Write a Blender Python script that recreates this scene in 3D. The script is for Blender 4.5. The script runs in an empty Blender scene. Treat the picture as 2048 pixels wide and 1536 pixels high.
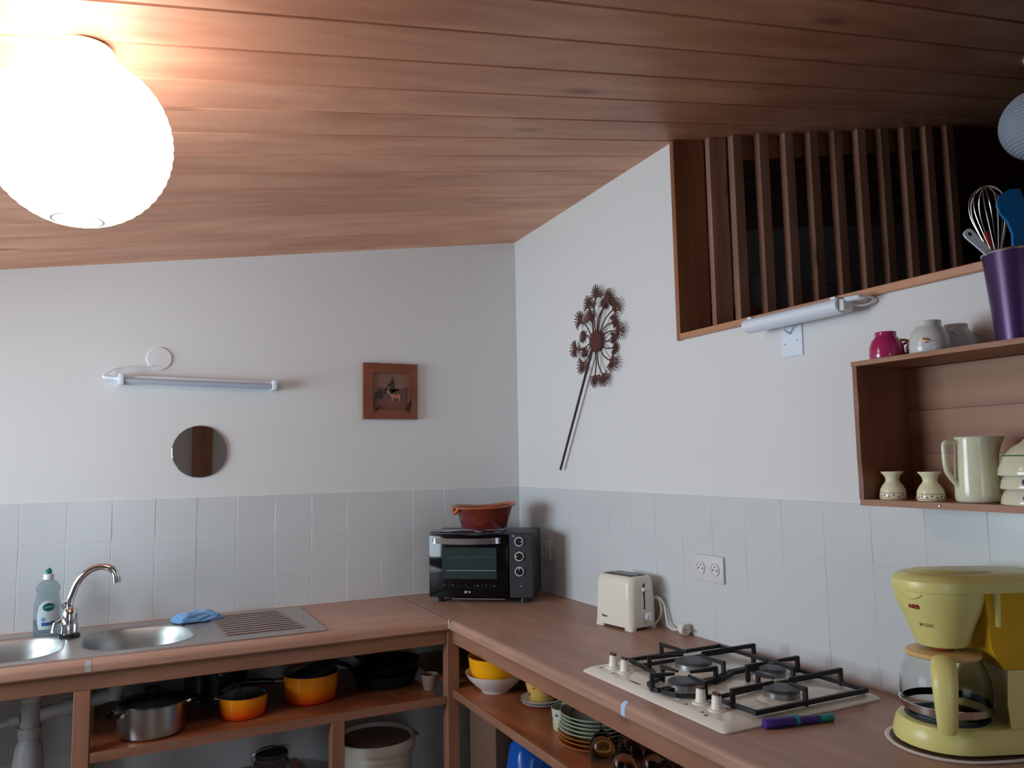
import bpy, bmesh, math, random
from mathutils import Vector, Matrix
random.seed(7)
S = bpy.context.scene
C = S.collection
PI = math.pi
# ------------------------------------------------------------------ camera, world, lights, exposure
CAM = Vector((-1.69839, -3.35440, 1.48481))
cr = Vector((0.89594813, -0.44380898, -0.01762194)); cu = Vector((-0.02781067, -0.095652, 0.99502626)); cf = Vector((0.44328717, 0.89100184, 0.09804185))
cd = bpy.data.cameras.new('camera'); co = bpy.data.objects.new('camera', cd); C.objects.link(co)
cd.sensor_width = 36.0; cd.lens = 36.0 * 1549.186 / 2048.0; cd.clip_start = 0.02
co.matrix_world = Matrix(((cr.x, cu.x, -cf.x, CAM.x), (cr.y, cu.y, -cf.y, CAM.y), (cr.z, cu.z, -cf.z, CAM.z), (0, 0, 0, 1)))
S.camera = co
S.view_settings.view_transform = 'Standard'; S.view_settings.look = 'None'
S.view_settings.gamma = 1.0; S.view_settings.use_curve_mapping = False
S.view_settings.exposure = 0.15
cy = S.cycles                              # light path lengths that suit a small room
cy.max_bounces = 7; cy.diffuse_bounces = 3; cy.glossy_bounces = 3; cy.transmission_bounces = 7; cy.transparent_max_bounces = 8
cy.caustics_reflective = False; cy.caustics_refractive = False; cy.adaptive_threshold = 0.08
W = bpy.data.worlds.new('sky'); S.world = W; W.use_nodes = True
W.node_tree.nodes['Background'].inputs[0].default_value = (0.62, 0.78, 1.0, 1)
W.node_tree.nodes['Background'].inputs[1].default_value = 0.6
def area(name, loc, aim, sx, sy, power, col):
    d = bpy.data.lights.new(name, 'AREA'); d.shape = 'RECTANGLE'; d.size = sx; d.size_y = sy; d.energy = power; d.color = col
    o = bpy.data.objects.new(name, d); C.objects.link(o); o.location = loc
    o.rotation_euler = (Vector(aim) - Vector(loc)).to_track_quat('-Z', 'Y').to_euler()
    return o
# daylight arriving through the two windows of the room
area('window_daylight', (-3.58, -0.90, 1.46), (-1.0, -0.90, 1.46), 1.46, 0.96, 75, (0.75, 0.89, 1.0))
area('door_daylight', (-1.9, -5.05, 1.25), (-1.9, -3.0, 1.25), 1.7, 0.85, 16, (0.80, 0.90, 1.0))
# ------------------------------------------------------------------ ceiling plane
H0, SX, SY = 2.56009, 0.159145, 0.028223
def zc(x, y): return H0 + SX * x - SY * y
# ------------------------------------------------------------------ helpers
def lin(c):
    return tuple(((v / 255.0) / 12.92 if v / 255.0 <= 0.04045 else ((v / 255.0 + 0.055) / 1.055) ** 2.4) for v in c) + (1.0,)
MATS = {}
def mat(name, col, rough=0.5, metal=0.0, trans=0.0, ior=1.45, noise=0.0, nscale=20.0, bump=0.0, coat=0.0, emit=None, estr=0.0, spec=0.5, sheen=0.0, alpha=1.0, sss=0.0):
    m = bpy.data.materials.new(name); m.use_nodes = True
    nt = m.node_tree; b = nt.nodes['Principled BSDF']; I = b.inputs
    c = lin(col); I['Base Color'].default_value = c
    I['Roughness'].default_value = rough; I['Metallic'].default_value = metal; I['Transmission Weight'].default_value = trans
    I['IOR'].default_value = ior; I['Coat Weight'].default_value = coat; I['Specular IOR Level'].default_value = spec
    I['Sheen Weight'].default_value = sheen; I['Alpha'].default_value = alpha
    if emit: I['Emission Color'].default_value = lin(emit); I['Emission Strength'].default_value = estr
    if noise or bump:
        tc = nt.nodes.new('ShaderNodeTexCoord'); n = nt.nodes.new('ShaderNodeTexNoise')
        n.inputs['Scale'].default_value = nscale; n.inputs['Detail'].default_value = 5
        nt.links.new(tc.outputs['Object'], n.inputs['Vector'])
        if noise:
            mx = nt.nodes.new('ShaderNodeMix'); mx.data_type = 'RGBA'
            mx.inputs[6].default_value = tuple(v * (1 - noise) for v in c[:3]) + (1,)
            mx.inputs[7].default_value = tuple(min(1, v * (1 + noise)) for v in c[:3]) + (1,)
            nt.links.new(n.outputs['Fac'], mx.inputs[0]); nt.links.new(mx.outputs[2], I['Base Color'])
        if bump:
            bp = nt.nodes.new('ShaderNodeBump'); bp.inputs['Strength'].default_value = bump; bp.inputs['Distance'].default_value = 0.002
            nt.links.new(n.outputs['Fac'], bp.inputs['Height']); nt.links.new(bp.outputs['Normal'], I['Normal'])
    MATS[name] = m
    return m
def wood(name, dark, light, axis='X', rough=0.45, knots=0.6, across=14.0, along=0.9, vary=0.14, spec=0.4, gloss_noise=True):
    m = bpy.data.materials.new(name); m.use_nodes = True
    nt = m.node_tree; L = nt.links; N = nt.nodes.new; b = nt.nodes['Principled BSDF']
    b.inputs['Roughness'].default_value = rough; b.inputs['Specular IOR Level'].default_value = spec
    tc = N('ShaderNodeTexCoord'); oi = N('ShaderNodeObjectInfo')
    mul = N('ShaderNodeMath'); mul.operation = 'MULTIPLY'; mul.inputs[1].default_value = 37.0; L.new(oi.outputs['Random'], mul.inputs[0])
    add = N('ShaderNodeVectorMath'); add.operation = 'ADD'; L.new(tc.outputs['Object'], add.inputs[0]); L.new(mul.outputs[0], add.inputs[1])
    def mp(al, ac):
        n = N('ShaderNodeMapping'); sc = [ac, ac, ac]; sc['XYZ'.index(axis)] = al
        n.inputs['Scale'].default_value = sc; L.new(add.outputs[0], n.inputs['Vector']); return n
    n1 = N('ShaderNodeTexNoise'); n1.inputs['Scale'].default_value = 1.0; n1.inputs['Detail'].default_value = 4; n1.inputs['Distortion'].default_value = 0.8
    L.new(mp(along, across).outputs[0], n1.inputs['Vector'])
    n2 = N('ShaderNodeTexNoise'); n2.inputs['Scale'].default_value = 1.0; n2.inputs['Detail'].default_value = 2; n2.inputs['Distortion'].default_value = 1.5
    L.new(mp(along * 0.9, across * 0.42).outputs[0], n2.inputs['Vector'])
    n3 = N('ShaderNodeTexNoise'); n3.inputs['Scale'].default_value = 1.0; n3.inputs['Detail'].default_value = 1
    L.new(mp(along * 5, across * 12).outputs[0], n3.inputs['Vector'])
    r1 = N('ShaderNodeMapRange'); r1.inputs['From Min'].default_value = 0.32; r1.inputs['From Max'].default_value = 0.68; L.new(n1.outputs['Fac'], r1.inputs[0])
    r2 = N('ShaderNodeMapRange'); r2.inputs['From Min'].default_value = 0.38; r2.inputs['From Max'].default_value = 0.68; L.new(n2.outputs['Fac'], r2.inputs[0])
    av = N('ShaderNodeMath'); av.operation = 'ADD'; L.new(r1.outputs[0], av.inputs[0]); L.new(r2.outputs[0], av.inputs[1])
    a3 = N('ShaderNodeMath'); a3.operation = 'MULTIPLY_ADD'; a3.inputs[1].default_value = 0.36; L.new(n3.outputs['Fac'], a3.inputs[0]); L.new(av.outputs[0], a3.inputs[2])
    hv = N('ShaderNodeMath'); hv.operation = 'MULTIPLY'; hv.inputs[1].default_value = 0.44; L.new(a3.outputs[0], hv.inputs[0])
    mx = N('ShaderNodeMix'); mx.data_type = 'RGBA'; mx.inputs[6].default_value = lin(dark); mx.inputs[7].default_value = lin(light); L.new(hv.outputs[0], mx.inputs[0])
    vo = N('ShaderNodeTexVoronoi'); vo.inputs['Scale'].default_value = 1.0; L.new(mp(along * 2.6, across * 0.75).outputs[0], vo.inputs['Vector'])
    sep = N('ShaderNodeSeparateColor'); L.new(vo.outputs['Color'], sep.inputs[0])
    gt = N('ShaderNodeMath'); gt.operation = 'GREATER_THAN'; gt.inputs[1].default_value = 0.66; L.new(sep.outputs[0], gt.inputs[0])
    kr = N('ShaderNodeMapRange'); kr.inputs['From Min'].default_value = 0.19; kr.inputs['From Max'].default_value = 0.04; L.new(vo.outputs['Distance'], kr.inputs[0])
    km = N('ShaderNodeMath'); km.operation = 'MULTIPLY'; L.new(gt.outputs[0], km.inputs[0]); L.new(kr.outputs[0], km.inputs[1])
    k2 = N('ShaderNodeMath'); k2.operation = 'MULTIPLY'; k2.inputs[1].default_value = knots; L.new(km.outputs[0], k2.inputs[0])
    kx = N('ShaderNodeMix'); kx.data_type = 'RGBA'; kx.inputs[7].default_value = tuple(v * 0.32 for v in lin(dark)[:3]) + (1,)
    L.new(k2.outputs[0], kx.inputs[0]); L.new(mx.outputs[2], kx.inputs[6])
    hs = N('ShaderNodeHueSaturation'); vr = N('ShaderNodeMapRange'); vr.inputs['To Min'].default_value = 1 - vary; vr.inputs['To Max'].default_value = 1 + vary
    L.new(oi.outputs['Random'], vr.inputs[0]); L.new(vr.outputs[0], hs.inputs['Value']); L.new(kx.outputs[2], hs.inputs['Color']); L.new(hs.outputs[0], b.inputs['Base Color'])
    bp = N('ShaderNodeBump'); bp.inputs['Strength'].default_value = 0.12; bp.inputs['Distance'].default_value = 0.002; L.new(a3.outputs[0], bp.inputs['Height']); L.new(bp.outputs[0], b.inputs['Normal'])
    MATS[name] = m
    return m
def obj(name, bm, m, parent=None, loc=None, smooth=35, rot=None):
    me = bpy.data.meshes.new(name)
    bmesh.ops.recalc_face_normals(bm, faces=bm.faces[:])
    bm.to_mesh(me); bm.free()
    if smooth:
        for p in me.polygons: p.use_smooth = True
        me.set_sharp_from_angle(angle=math.radians(smooth))
    me.materials.append(m if not isinstance(m, str) else MATS[m])
    o = bpy.data.objects.new(name, me); C.objects.link(o)
    if parent: o.parent = parent
    if loc: o.location = loc
    if rot: o.rotation_euler = rot
    return o
def dup(o, parent=None, loc=None, rot=None):
    c = o.copy(); C.objects.link(c)
    if parent is not None: c.parent = parent
    if loc: c.location = loc
    if rot: c.rotation_euler = rot
    return c
def tag(o, label, cat, group=None):
    o['label'] = label; o['category'] = cat
    if group: o['group'] = group
    return o
def thing(name, label, cat, loc=(0, 0, 0), rotz=0.0, group=None):
    o = bpy.data.objects.new(name, None); C.objects.link(o); o.empty_display_size = 0.05
    o.location = loc; o.rotation_euler = (0, 0, rotz)
    return tag(o, label, cat, group)
def struct(o): o['kind'] = 'structure'; return o
def BM(): return bmesh.new()
def box(bm, x0, x1, y0, y1, z0, z1, bev=0.0, seg=2, rotz=0, org=(0, 0, 0)):
    vs = [bm.verts.new((x, y, z)) for x in (x0, x1) for y in (y0, y1) for z in (z0, z1)]
    fs = [bm.faces.new([vs[i] for i in f]) for f in ((0, 1, 3, 2), (4, 6, 7, 5), (0, 4, 5, 1), (2, 3, 7, 6), (0, 2, 6, 4), (1, 5, 7, 3))]
    new = vs
    if bev:
        es = list({e for f in fs for e in f.edges})
        r = bmesh.ops.bevel(bm, geom=es, offset=bev, segments=seg, affect='EDGES', profile=0.5)
        new = list({v for f in r['faces'] for v in f.verts} | {v for v in vs if v.is_valid})
    if rotz:
        bmesh.ops.rotate(bm, verts=new, cent=org, matrix=Matrix.Rotation(rotz, 3, 'Z'))
    return new
def bx(*a, **k):
    bm = BM(); box(bm, *a, **k); return bm
def lathe(bm, prof, seg=32, cx=0, cy=0, ex=1.0, ey=1.0, close=False):
    rings = []
    for r, z in prof:
        if r < 1e-6: rings.append([bm.verts.new((cx, cy, z))])
        else: rings.append([bm.verts.new((cx + r * ex * math.cos(2 * PI * i / seg), cy + r * ey * math.sin(2 * PI * i / seg), z)) for i in range(seg)])
    prs = list(zip(rings[:-1], rings[1:])) + ([(rings[-1], rings[0])] if close else [])
    for a, b in prs:
        for i in range(seg):
            j = (i + 1) % seg
            f = [a[i % len(a)], a[j % len(a)], b[j % len(b)], b[i % len(b)]]
            f = list(dict.fromkeys(f))
            if len(f) > 2:
                try: bm.faces.new(f)
                except ValueError: pass
    return [v for r in rings for v in r]
def lt(prof, seg=32, **k):
    bm = BM(); lathe(bm, prof, seg, **k); return bm
def loft(bm, rings, cap0=True, cap1=True):
    R = [[bm.verts.new(p) for p in r] for r in rings]
    n = len(R[0])
    for a, b in zip(R[:-1], R[1:]):
        for i in range(n):
            j = (i + 1) % n; bm.faces.new((a[i], a[j], b[j], b[i]))
    if cap0: bm.faces.new(R[0][::-1])
    if cap1: bm.faces.new(R[-1])
    return R
def rrect(w, d, r, z, n=6, cx=0, cy=0):
    p = []
    for qx, qy, a0 in ((1, 1, 0), (-1, 1, 90), (-1, -1, 180), (1, -1, 270)):
        for i in range(n + 1):
            a = math.radians(a0 + 90 * i / n)
            p.append((cx + qx * (w / 2 - r) + r * math.cos(a), cy + qy * (d / 2 - r) + r * math.sin(a), z))
    return p
def tube(bm, pts, r, seg=8, caps=True, closed=False, flat=1.0):
    pts = [Vector(p) for p in pts]; n = len(pts)
    rs = r if isinstance(r, (list, tuple)) else [r] * n
    t0 = (pts[1] - pts[0]).normalized()
    up = Vector((0, 0, 1)) if abs(t0.z) < 0.9 else Vector((1, 0, 0))
    u = t0.cross(up).normalized(); rings = []
    for i, p in enumerate(pts):
        if closed: t = (pts[(i + 1) % n] - pts[i - 1]).normalized()
        else: t = (pts[min(i + 1, n - 1)] - pts[max(i - 1, 0)]).normalized()
        u = (u - t * u.dot(t)).normalized(); v = t.cross(u)
        rings.append([bm.verts.new(p + rs[i] * (math.cos(2 * PI * k / seg) * u + flat * math.sin(2 * PI * k / seg) * v)) for k in range(seg)])
    prs = list(zip(rings[:-1], rings[1:])) + ([(rings[-1], rings[0])] if closed else [])
    for a, b in prs:
        for k in range(seg):
            j = (k + 1) % seg; bm.faces.new((a[k], a[j], b[j], b[k]))
    if caps and not closed:
        bm.faces.new(rings[0][::-1]); bm.faces.new(rings[-1])
    return [v for g in rings for v in g]
def tb(*a, **k):
    bm = BM(); tube(bm, *a, **k); return bm
def smoothpath(pts, n=6, closed=False):
    P = [Vector(p) for p in pts]; out = []; N = len(P)
    rng = range(N) if closed else range(N - 1)
    for i in rng:
        p0 = P[(i - 1) % N] if (closed or i > 0) else P[0]; p1 = P[i]; p2 = P[(i + 1) % N]; p3 = P[(i + 2) % N] if (closed or i + 2 < N) else P[-1]
        for k in range(n):
            t = k / n
            out.append(0.5 * ((2 * p1) + (-p0 + p2) * t + (2 * p0 - 5 * p1 + 4 * p2 - p3) * t * t + (-p0 + 3 * p1 - 3 * p2 + p3) * t ** 3))
    if not closed: out.append(P[-1])
    return out
def prism(bm, poly, z0, z1, f=lambda a, b, h: (a, b, h)):
    a = [bm.verts.new(f(p[0], p[1], z0)) for p in poly]; b = [bm.verts.new(f(p[0], p[1], z1)) for p in poly]
    n = len(poly); bm.faces.new(a[::-1]); bm.faces.new(b)
    for i in range(n):
        j = (i + 1) % n; bm.faces.new((a[i], a[j], b[j], b[i]))
    return a + b
def pr(poly, z0, z1, f=lambda a, b, h: (a, b, h)):
    bm = BM(); prism(bm, poly, z0, z1, f); return bm
def lettering(text, size, m, parent, f, name='lettering', bold=0.0, align='LEFT'):
    cu_ = bpy.data.curves.new('t', 'FONT'); cu_.body = text; cu_.size = size; cu_.align_x = align; cu_.offset = bold; cu_.resolution_u = 2
    o = bpy.data.objects.new('t', cu_); C.objects.link(o)
    bpy.context.view_layer.update()
    me = bpy.data.meshes.new_from_object(o.evaluated_get(bpy.context.evaluated_depsgraph_get()))
    bpy.data.objects.remove(o); bpy.data.curves.remove(cu_)
    bm = BM(); bm.from_mesh(me); bpy.data.meshes.remove(me)
    r = bmesh.ops.extrude_face_region(bm, geom=bm.faces[:])
    up = {g for g in r['geom'] if isinstance(g, bmesh.types.BMVert)}
    for v in bm.verts: v.co = Vector(f(v.co.x, v.co.y, 0.0006 if v in up else -0.0004))
    return obj(name, bm, m, parent, smooth=0)
def ring(bm, r0, r1, z0, z1, seg=24, cx=0, cy=0):
    return lathe(bm, [(r0, z0), (r1, z0), (r1, z1), (r0, z1)], seg, cx, cy, close=True)
# ------------------------------------------------------------------ materials
mat('paint', (222, 222, 221), 0.85, noise=0.015, nscale=3)
mat('tile', (206, 209, 210), 0.22, noise=0.02, nscale=4, spec=0.5)
mat('grout', (226, 224, 220), 0.9); mat('grout_grey', (208, 209, 210), 0.9)
wood('ceiling_wood', (188, 126, 97), (232, 174, 141), 'X', 0.42, knots=0.75, across=11, along=0.7, vary=0.08)
wood('slat_wood', (138, 98, 80), (194, 150, 126), 'Z', 0.5, knots=0.7, across=18, along=1.4, vary=0.22)
wood('jamb_wood', (124, 78, 52), (160, 108, 76), 'Z', 0.45, knots=0.5, across=16)
wood('sill_wood', (168, 118, 90), (200, 148, 116), 'Y', 0.4, knots=0.3, across=18)
wood('counter_wood_x', (166, 124, 104), (190, 148, 126), 'X', 0.38, knots=0.0, across=30, along=2.0, vary=0.02)
wood('counter_wood_y', (152, 114, 96), (180, 140, 120), 'Y', 0.38, knots=0.0, across=30, along=2.0, vary=0.02)
wood('frame_wood_x', (126, 84, 64), (160, 114, 88), 'X', 0.5, knots=0.5, across=20, along=1.6, vary=0.06)
wood('frame_wood_y', (126, 84, 64), (160, 114, 88), 'Y', 0.5, knots=0.5, across=20, along=1.6, vary=0.06)
wood('frame_wood_z', (136, 92, 70), (172, 122, 96), 'Z', 0.5, knots=0.4, across=20, along=1.6, vary=0.06)
wood('shelf_wood_x', (96, 50, 32), (178, 102, 62), 'X', 0.4, knots=0.6, across=9, along=2.6, vary=0.04)
wood('shelf_wood_y', (110, 58, 36), (196, 116, 72), 'Y', 0.4, knots=0.6, across=9, along=2.6, vary=0.04)
wood('crate_wood_y', (132, 88, 62), (174, 126, 94), 'Y', 0.5, knots=0.6, across=16, along=1.6, vary=0.06)
wood('crate_wood_z', (112, 70, 50), (148, 98, 72), 'Z', 0.5, knots=0.5, across=16, along=1.6, vary=0.06)
wood('picture_wood', (116, 64, 46), (146, 88, 68), 'X', 0.35, knots=0.2, across=20, along=3, vary=0.08)
mat('floor_tile', (150, 120, 98), 0.5, noise=0.1, nscale=5)
mat('loft_dimmed', (112, 94, 80), 0.7, noise=0.2, nscale=2)  # brown kept dark so the colour itself carries the loft's dimness
mat('basin_steel', (176, 178, 176), 0.42, 1.0); mat('steel', (190, 192, 192), 0.28, 1.0, noise=0.03, nscale=60)
mat('brushed_steel', (196, 184, 178), 0.36, 1.0)
mat('chrome', (225, 228, 230), 0.07, 1.0)
mat('white_plastic', (226, 228, 230), 0.35)
mat('socket_plastic', (214, 212, 210), 0.4)
mat('pipe_plastic', (186, 186, 186), 0.45)
mat('lamp_plastic', (226, 234, 244), 0.35)
mat('tube_glass', (176, 184, 200), 0.2)
mat('black_plastic', (16, 16, 18), 0.35)
mat('black_metal', (30, 28, 30), 0.45, noise=0.1)
mat('black_gloss', (8, 9, 11), 0.08, spec=0.35)
mat('dark_enamel', (26, 26, 30), 0.3)
mat('charcoal', (46, 47, 52), 0.45)
mat('oven_window', (44, 58, 58), 0.06, spec=0.7)
mat('oven_inside', (86, 100, 98), 0.5)
mat('print_white', (205, 205, 205), 0.6)
mat('print_grey', (96, 98, 100), 0.6)
mat('print_black', (20, 20, 20), 0.6)
mat('print_red', (150, 22, 22), 0.5)
mat('print_olive', (110, 104, 70), 0.6)
mat('cream_plastic', (226, 220, 205), 0.3)
mat('hob_enamel', (226, 218, 206), 0.18, coat=0.3)
mat('grate_iron', (22, 20, 22), 0.5)
mat('burner_cap', (66, 68, 72), 0.45)
mat('burner_alu', (170, 172, 172), 0.35, 0.9)
mat('knob_cream', (228, 222, 208), 0.35)
mat('brown_print', (74, 50, 42), 0.5)
mat('purple_plastic', (66, 40, 128), 0.4)
mat('teal_plastic', (24, 140, 140), 0.4)
mat('yellow_plastic', (222, 212, 132), 0.32, noise=0.02)
mat('tan_plastic', (214, 176, 116), 0.35)
mat('orange_brown', (166, 84, 40), 0.4)
mat('amber_plastic', (236, 184, 40), 0.18, trans=0.25, ior=1.2)
mat('rust_metal', (82, 42, 36), 0.65, noise=0.15, nscale=40)
mat('stem_metal', (56, 38, 36), 0.6)
mat('terracotta', (178, 90, 48), 0.3, noise=0.12, nscale=14)
mat('terracotta_dark', (104, 34, 24), 0.14, noise=0.25, nscale=16, coat=0.5)
mat('orange_top', (236, 128, 10), 0.25)
mat('yellow_enamel', (244, 168, 14), 0.35)
mat('white_china', (222, 212, 206), 0.2)
mat('china_grey', (206, 208, 206), 0.16)
mat('pink_china', (170, 38, 92), 0.14, coat=0.4)
mat('gold', (214, 148, 84), 0.25, 0.8)
mat('ivory_china', (232, 226, 190), 0.16)
mat('jug_china', (222, 218, 190), 0.14, noise=0.02)
mat('blue_print', (48, 56, 112), 0.25)
mat('green_print', (52, 120, 72), 0.25)
mat('red_print', (168, 52, 38), 0.3)
mat('brown_china', (184, 118, 60), 0.25, noise=0.08)
mat('plate_china', (196, 200, 176), 0.16)
mat('plate_green', (118, 122, 92), 0.2)
mat('beige_cup', (150, 128, 118), 0.4)
mat('purple_tin', (66, 36, 84), 0.3, 0.25, noise=0.05)
mat('blue_silicone', (8, 108, 178), 0.4)
mat('red_handle', (150, 40, 34), 0.35)
mat('spoon_white', (214, 228, 240), 0.35)
mat('cloth_blue', (112, 158, 208), 0.95, bump=0.4, nscale=220, sheen=0.3)
mat('tape_grey', (172, 170, 168), 0.5)
mat('tape_blue', (178, 200, 232), 0.3)
mat('label_white', (212, 224, 232), 0.5)
mat('label_green', (12, 84, 74), 0.5)
mat('label_blue', (40, 96, 160), 0.5)
mat('label_sky', (110, 170, 204), 0.5)
mat('label_navy', (16, 40, 66), 0.5)
mat('bottle_plastic', (206, 220, 226), 0.06, trans=0.92, ior=1.12); mat('soap_liquid', (196, 214, 222), 0.05, trans=0.9, ior=1.2)
mat('green_cap', (0, 112, 100), 0.35)
mat('bucket_plastic', (214, 210, 196), 0.4)
mat('bucket_lid', (150, 120, 116), 0.5, alpha=1.0)
mat('jar_glass', (205, 215, 215), 0.05, trans=0.95, ior=1.3)
mat('thin_glass', (240, 246, 246), 0.02, trans=1.0, ior=1.18)
mat('carafe_glass', (244, 246, 244), 0.02, trans=1.0, ior=1.12)
mat('blue_bag', (16, 76, 160), 0.25, bump=0.6, nscale=30)
mat('brown_box', (104, 78, 62), 0.7, noise=0.1)
mat('grey_bottle', (130, 140, 138), 0.3, trans=0.3)
mat('dark_bag', (34, 40, 52), 0.5, bump=0.4, nscale=20)
mat('mirror', (236, 240, 240), 0.0, 1.0)
mat('paper_lit', (255, 252, 246), 0.8, emit=(250, 244, 242), estr=8.0)
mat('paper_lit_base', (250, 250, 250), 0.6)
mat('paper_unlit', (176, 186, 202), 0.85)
mat('grey_fabric', (150, 150, 162), 0.9)
mat('orange_box', (150, 72, 48), 0.7)
mat('window_frame_white', (220, 220, 216), 0.5)
def glass_pane_material():
    m = bpy.data.materials.new('pane_glass'); m.use_nodes = True; nt = m.node_tree; nt.nodes.clear()
    o = nt.nodes.new('ShaderNodeOutputMaterial'); t = nt.nodes.new('ShaderNodeBsdfTransparent'); g = nt.nodes.new('ShaderNodeBsdfGlossy'); g.inputs['Roughness'].default_value = 0.02
    f = nt.nodes.new('ShaderNodeFresnel'); f.inputs[0].default_value = 1.45; mx = nt.nodes.new('ShaderNodeMixShader')
    nt.links.new(f.outputs[0], mx.inputs[0]); nt.links.new(t.outputs[0], mx.inputs[1]); nt.links.new(g.outputs[0], mx.inputs[2]); nt.links.new(mx.outputs[0], o.inputs[0])
    MATS['pane_glass'] = m
glass_pane_material()
def gradient_enamel():
    # orange enamel fading to red towards the base, as the pans are glazed
    m = bpy.data.materials.new('flame_enamel'); m.use_nodes = True; nt = m.node_tree; b = nt.nodes['Principled BSDF']; b.inputs['Roughness'].default_value = 0.2
    tc = nt.nodes.new('ShaderNodeTexCoord'); sp = nt.nodes.new('ShaderNodeSeparateXYZ'); mr = nt.nodes.new('ShaderNodeMapRange'); mr.inputs[1].default_value = 0.005; mr.inputs[2].default_value = 0.055
    mx = nt.nodes.new('ShaderNodeMix'); mx.data_type = 'RGBA'; mx.inputs[6].default_value = lin((226, 56, 14)); mx.inputs[7].default_value = lin((240, 140, 12))
    nt.links.new(tc.outputs['Object'], sp.inputs[0]); nt.links.new(sp.outputs[2], mr.inputs[0]); nt.links.new(mr.outputs[0], mx.inputs[0]); nt.links.new(mx.outputs[2], b.inputs['Base Color'])
    MATS['flame_enamel'] = m
gradient_enamel()
# ------------------------------------------------------------------ room shell
XL, XR, YF = -3.42, 3.3, -4.8           # left wall, far loft wall, wall behind the camera
XW = 0.12                                # thickness of the kitchen's right wall
YJ, ZS = -1.245, 1.885                   # jamb and sill of the loft opening
floor = struct(obj('floor', bx(XL, XR, YF, 0, -0.1, 0.0), 'floor_tile', smooth=0))
bm = pr([(XL - .02, 0, ), (XR, 0), (XR, zc(XR, 0) + .015), (XL - .02, zc(XL, 0) + .015)], 0.0, 0.15, lambda a, b, h: (a, h, b))
wall_back = struct(obj('wall_back', bm, 'paint', smooth=0))
bm = pr([(0, 0), (YF, 0), (YF, ZS), (YJ, ZS), (YJ, zc(0, YJ) + .016), (0, zc(0, 0) + .016)], 0.0, XW, lambda a, b, h: (h, a, b))
wall_right = struct(obj('wall_right', bm, 'paint', smooth=0))
# left wall with a window opening
WY0, WY1, WZ0, WZ1 = -1.66, -0.14, 0.96, 1.96
bm = BM(); zt = zc(XL, YF) + .1
for a in ((YF, WY0, 0, zt), (WY1, 0.0, 0, zt), (WY0, WY1, 0, WZ0), (WY0, WY1, WZ1, zt)): box(bm, XL - .12, XL, a[0], a[1], a[2], a[3])
wall_left = struct(obj('wall_left', bm, 'paint', smooth=0))
win = thing('window_1', 'white framed window in the left wall', 'window', (XL - .08, (WY0 + WY1) / 2, WZ0)); del win['category']; struct(win)
hw, hh = (WY1 - WY0) / 2, WZ1 - WZ0
bm = BM()
for a in ((-hw, -hw + .06, 0, hh), (hw - .06, hw, 0, hh), (-hw, hw, 0, .06), (-hw, hw, hh - .06, hh), (-.04, .04, 0, hh)): box(bm, -.03, .03, a[0], a[1], a[2], a[3], .004)
obj('window_frame', bm, 'window_frame_white', win, smooth=0)
pane = obj('pane', bx(-.003, .003, -hw + .06, -.04, .06, hh - .06), 'pane_glass', win, smooth=0); dup(pane, win, (0, hw - .02, 0))
# front wall (behind the camera) with a glazed door opening
DX0, DX1, DZ1 = -2.4, -1.4, 2.05
bm = BM()
for a in ((XL - .2, DX0, 0, 3.2), (DX1, XR, 0, 3.2), (DX0, DX1, DZ1, 3.2)): box(bm, a[0], a[1], YF - .15, YF, a[2], a[3])
wall_front = struct(obj('wall_front', bm, 'paint', smooth=0))
door = thing('door_1', 'glazed door behind the camera', 'door', ((DX0 + DX1) / 2, YF - .08, 0)); del door['category']; struct(door)
bm = BM()
for a in ((-.5, -.42, 0, 2.1), (.42, .5, 0, 2.1), (-.5, .5, 0, .25), (-.5, .5, 2.0, 2.1), (-.5, .5, 1.0, 1.06)): box(bm, a[0], a[1], -.025, .025, a[2], a[3], .004)
obj('door_frame', bm, 'window_frame_white', door, smooth=0)
obj('pane', bx(-.42, .42, -.003, .003, .25, 2.0), 'pane_glass', door, smooth=0)
struct(obj('trim_1', bx(-1.13, -.955, YF, YF + .06, 0, 2.45, .004), 'jamb_wood', smooth=0))    # wooden post seen in the little mirror
# loft behind the slats
bm = BM(); box(bm, XW, XR, YF, 0, 1.80, 1.86); struct(obj('floor_loft', bm, 'loft_dimmed', smooth=0))
bm = BM(); box(bm, XR, XR + .1, YF, 0.15, 0, 3.4); struct(obj('wall_far', bm, 'loft_dimmed', smooth=0))
# ceiling: backing boards and tongue-and-groove planks running along the back wall
bm = pr([(XL - .2, zc(XL - .2, 0)), (XR + .1, zc(XR + .1, 0)), (XR + .1, zc(XR + .1, 0) + .04), (XL - .2, zc(XL - .2, 0) + .04)], 0, 1, lambda a, b, h: (a, .15 if h == 0 else YF - .15, b + .02 - SY * (.15 if h == 0 else YF - .15)))
ceiling = struct(obj('ceiling', bm, 'jamb_wood', smooth=0))
PW = 0.144
w = PW / 2 - 0.0012; ch = 0.0035
poly = [(-w, .0185), (-w, ch), (-w + ch, 0), (w - ch, 0), (w, ch), (w, .0185)]
def plank_bm(x0, x1):
    return pr(poly, x0, x1, lambda a, b, h: (h, a, SX * h + b - SY * a))
plank0 = None
k = 0; y = 0.040
while y > YF:
    yc = y - PW / 2
    if plank0 is None:
        plank0 = obj('plank', plank_bm(XL, XR), 'ceiling_wood', ceiling, (0, yc, zc(0, yc)), smooth=0)
    else: dup(plank0, ceiling, (0, yc, zc(0, yc)))
    y -= PW; k += 1
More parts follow.
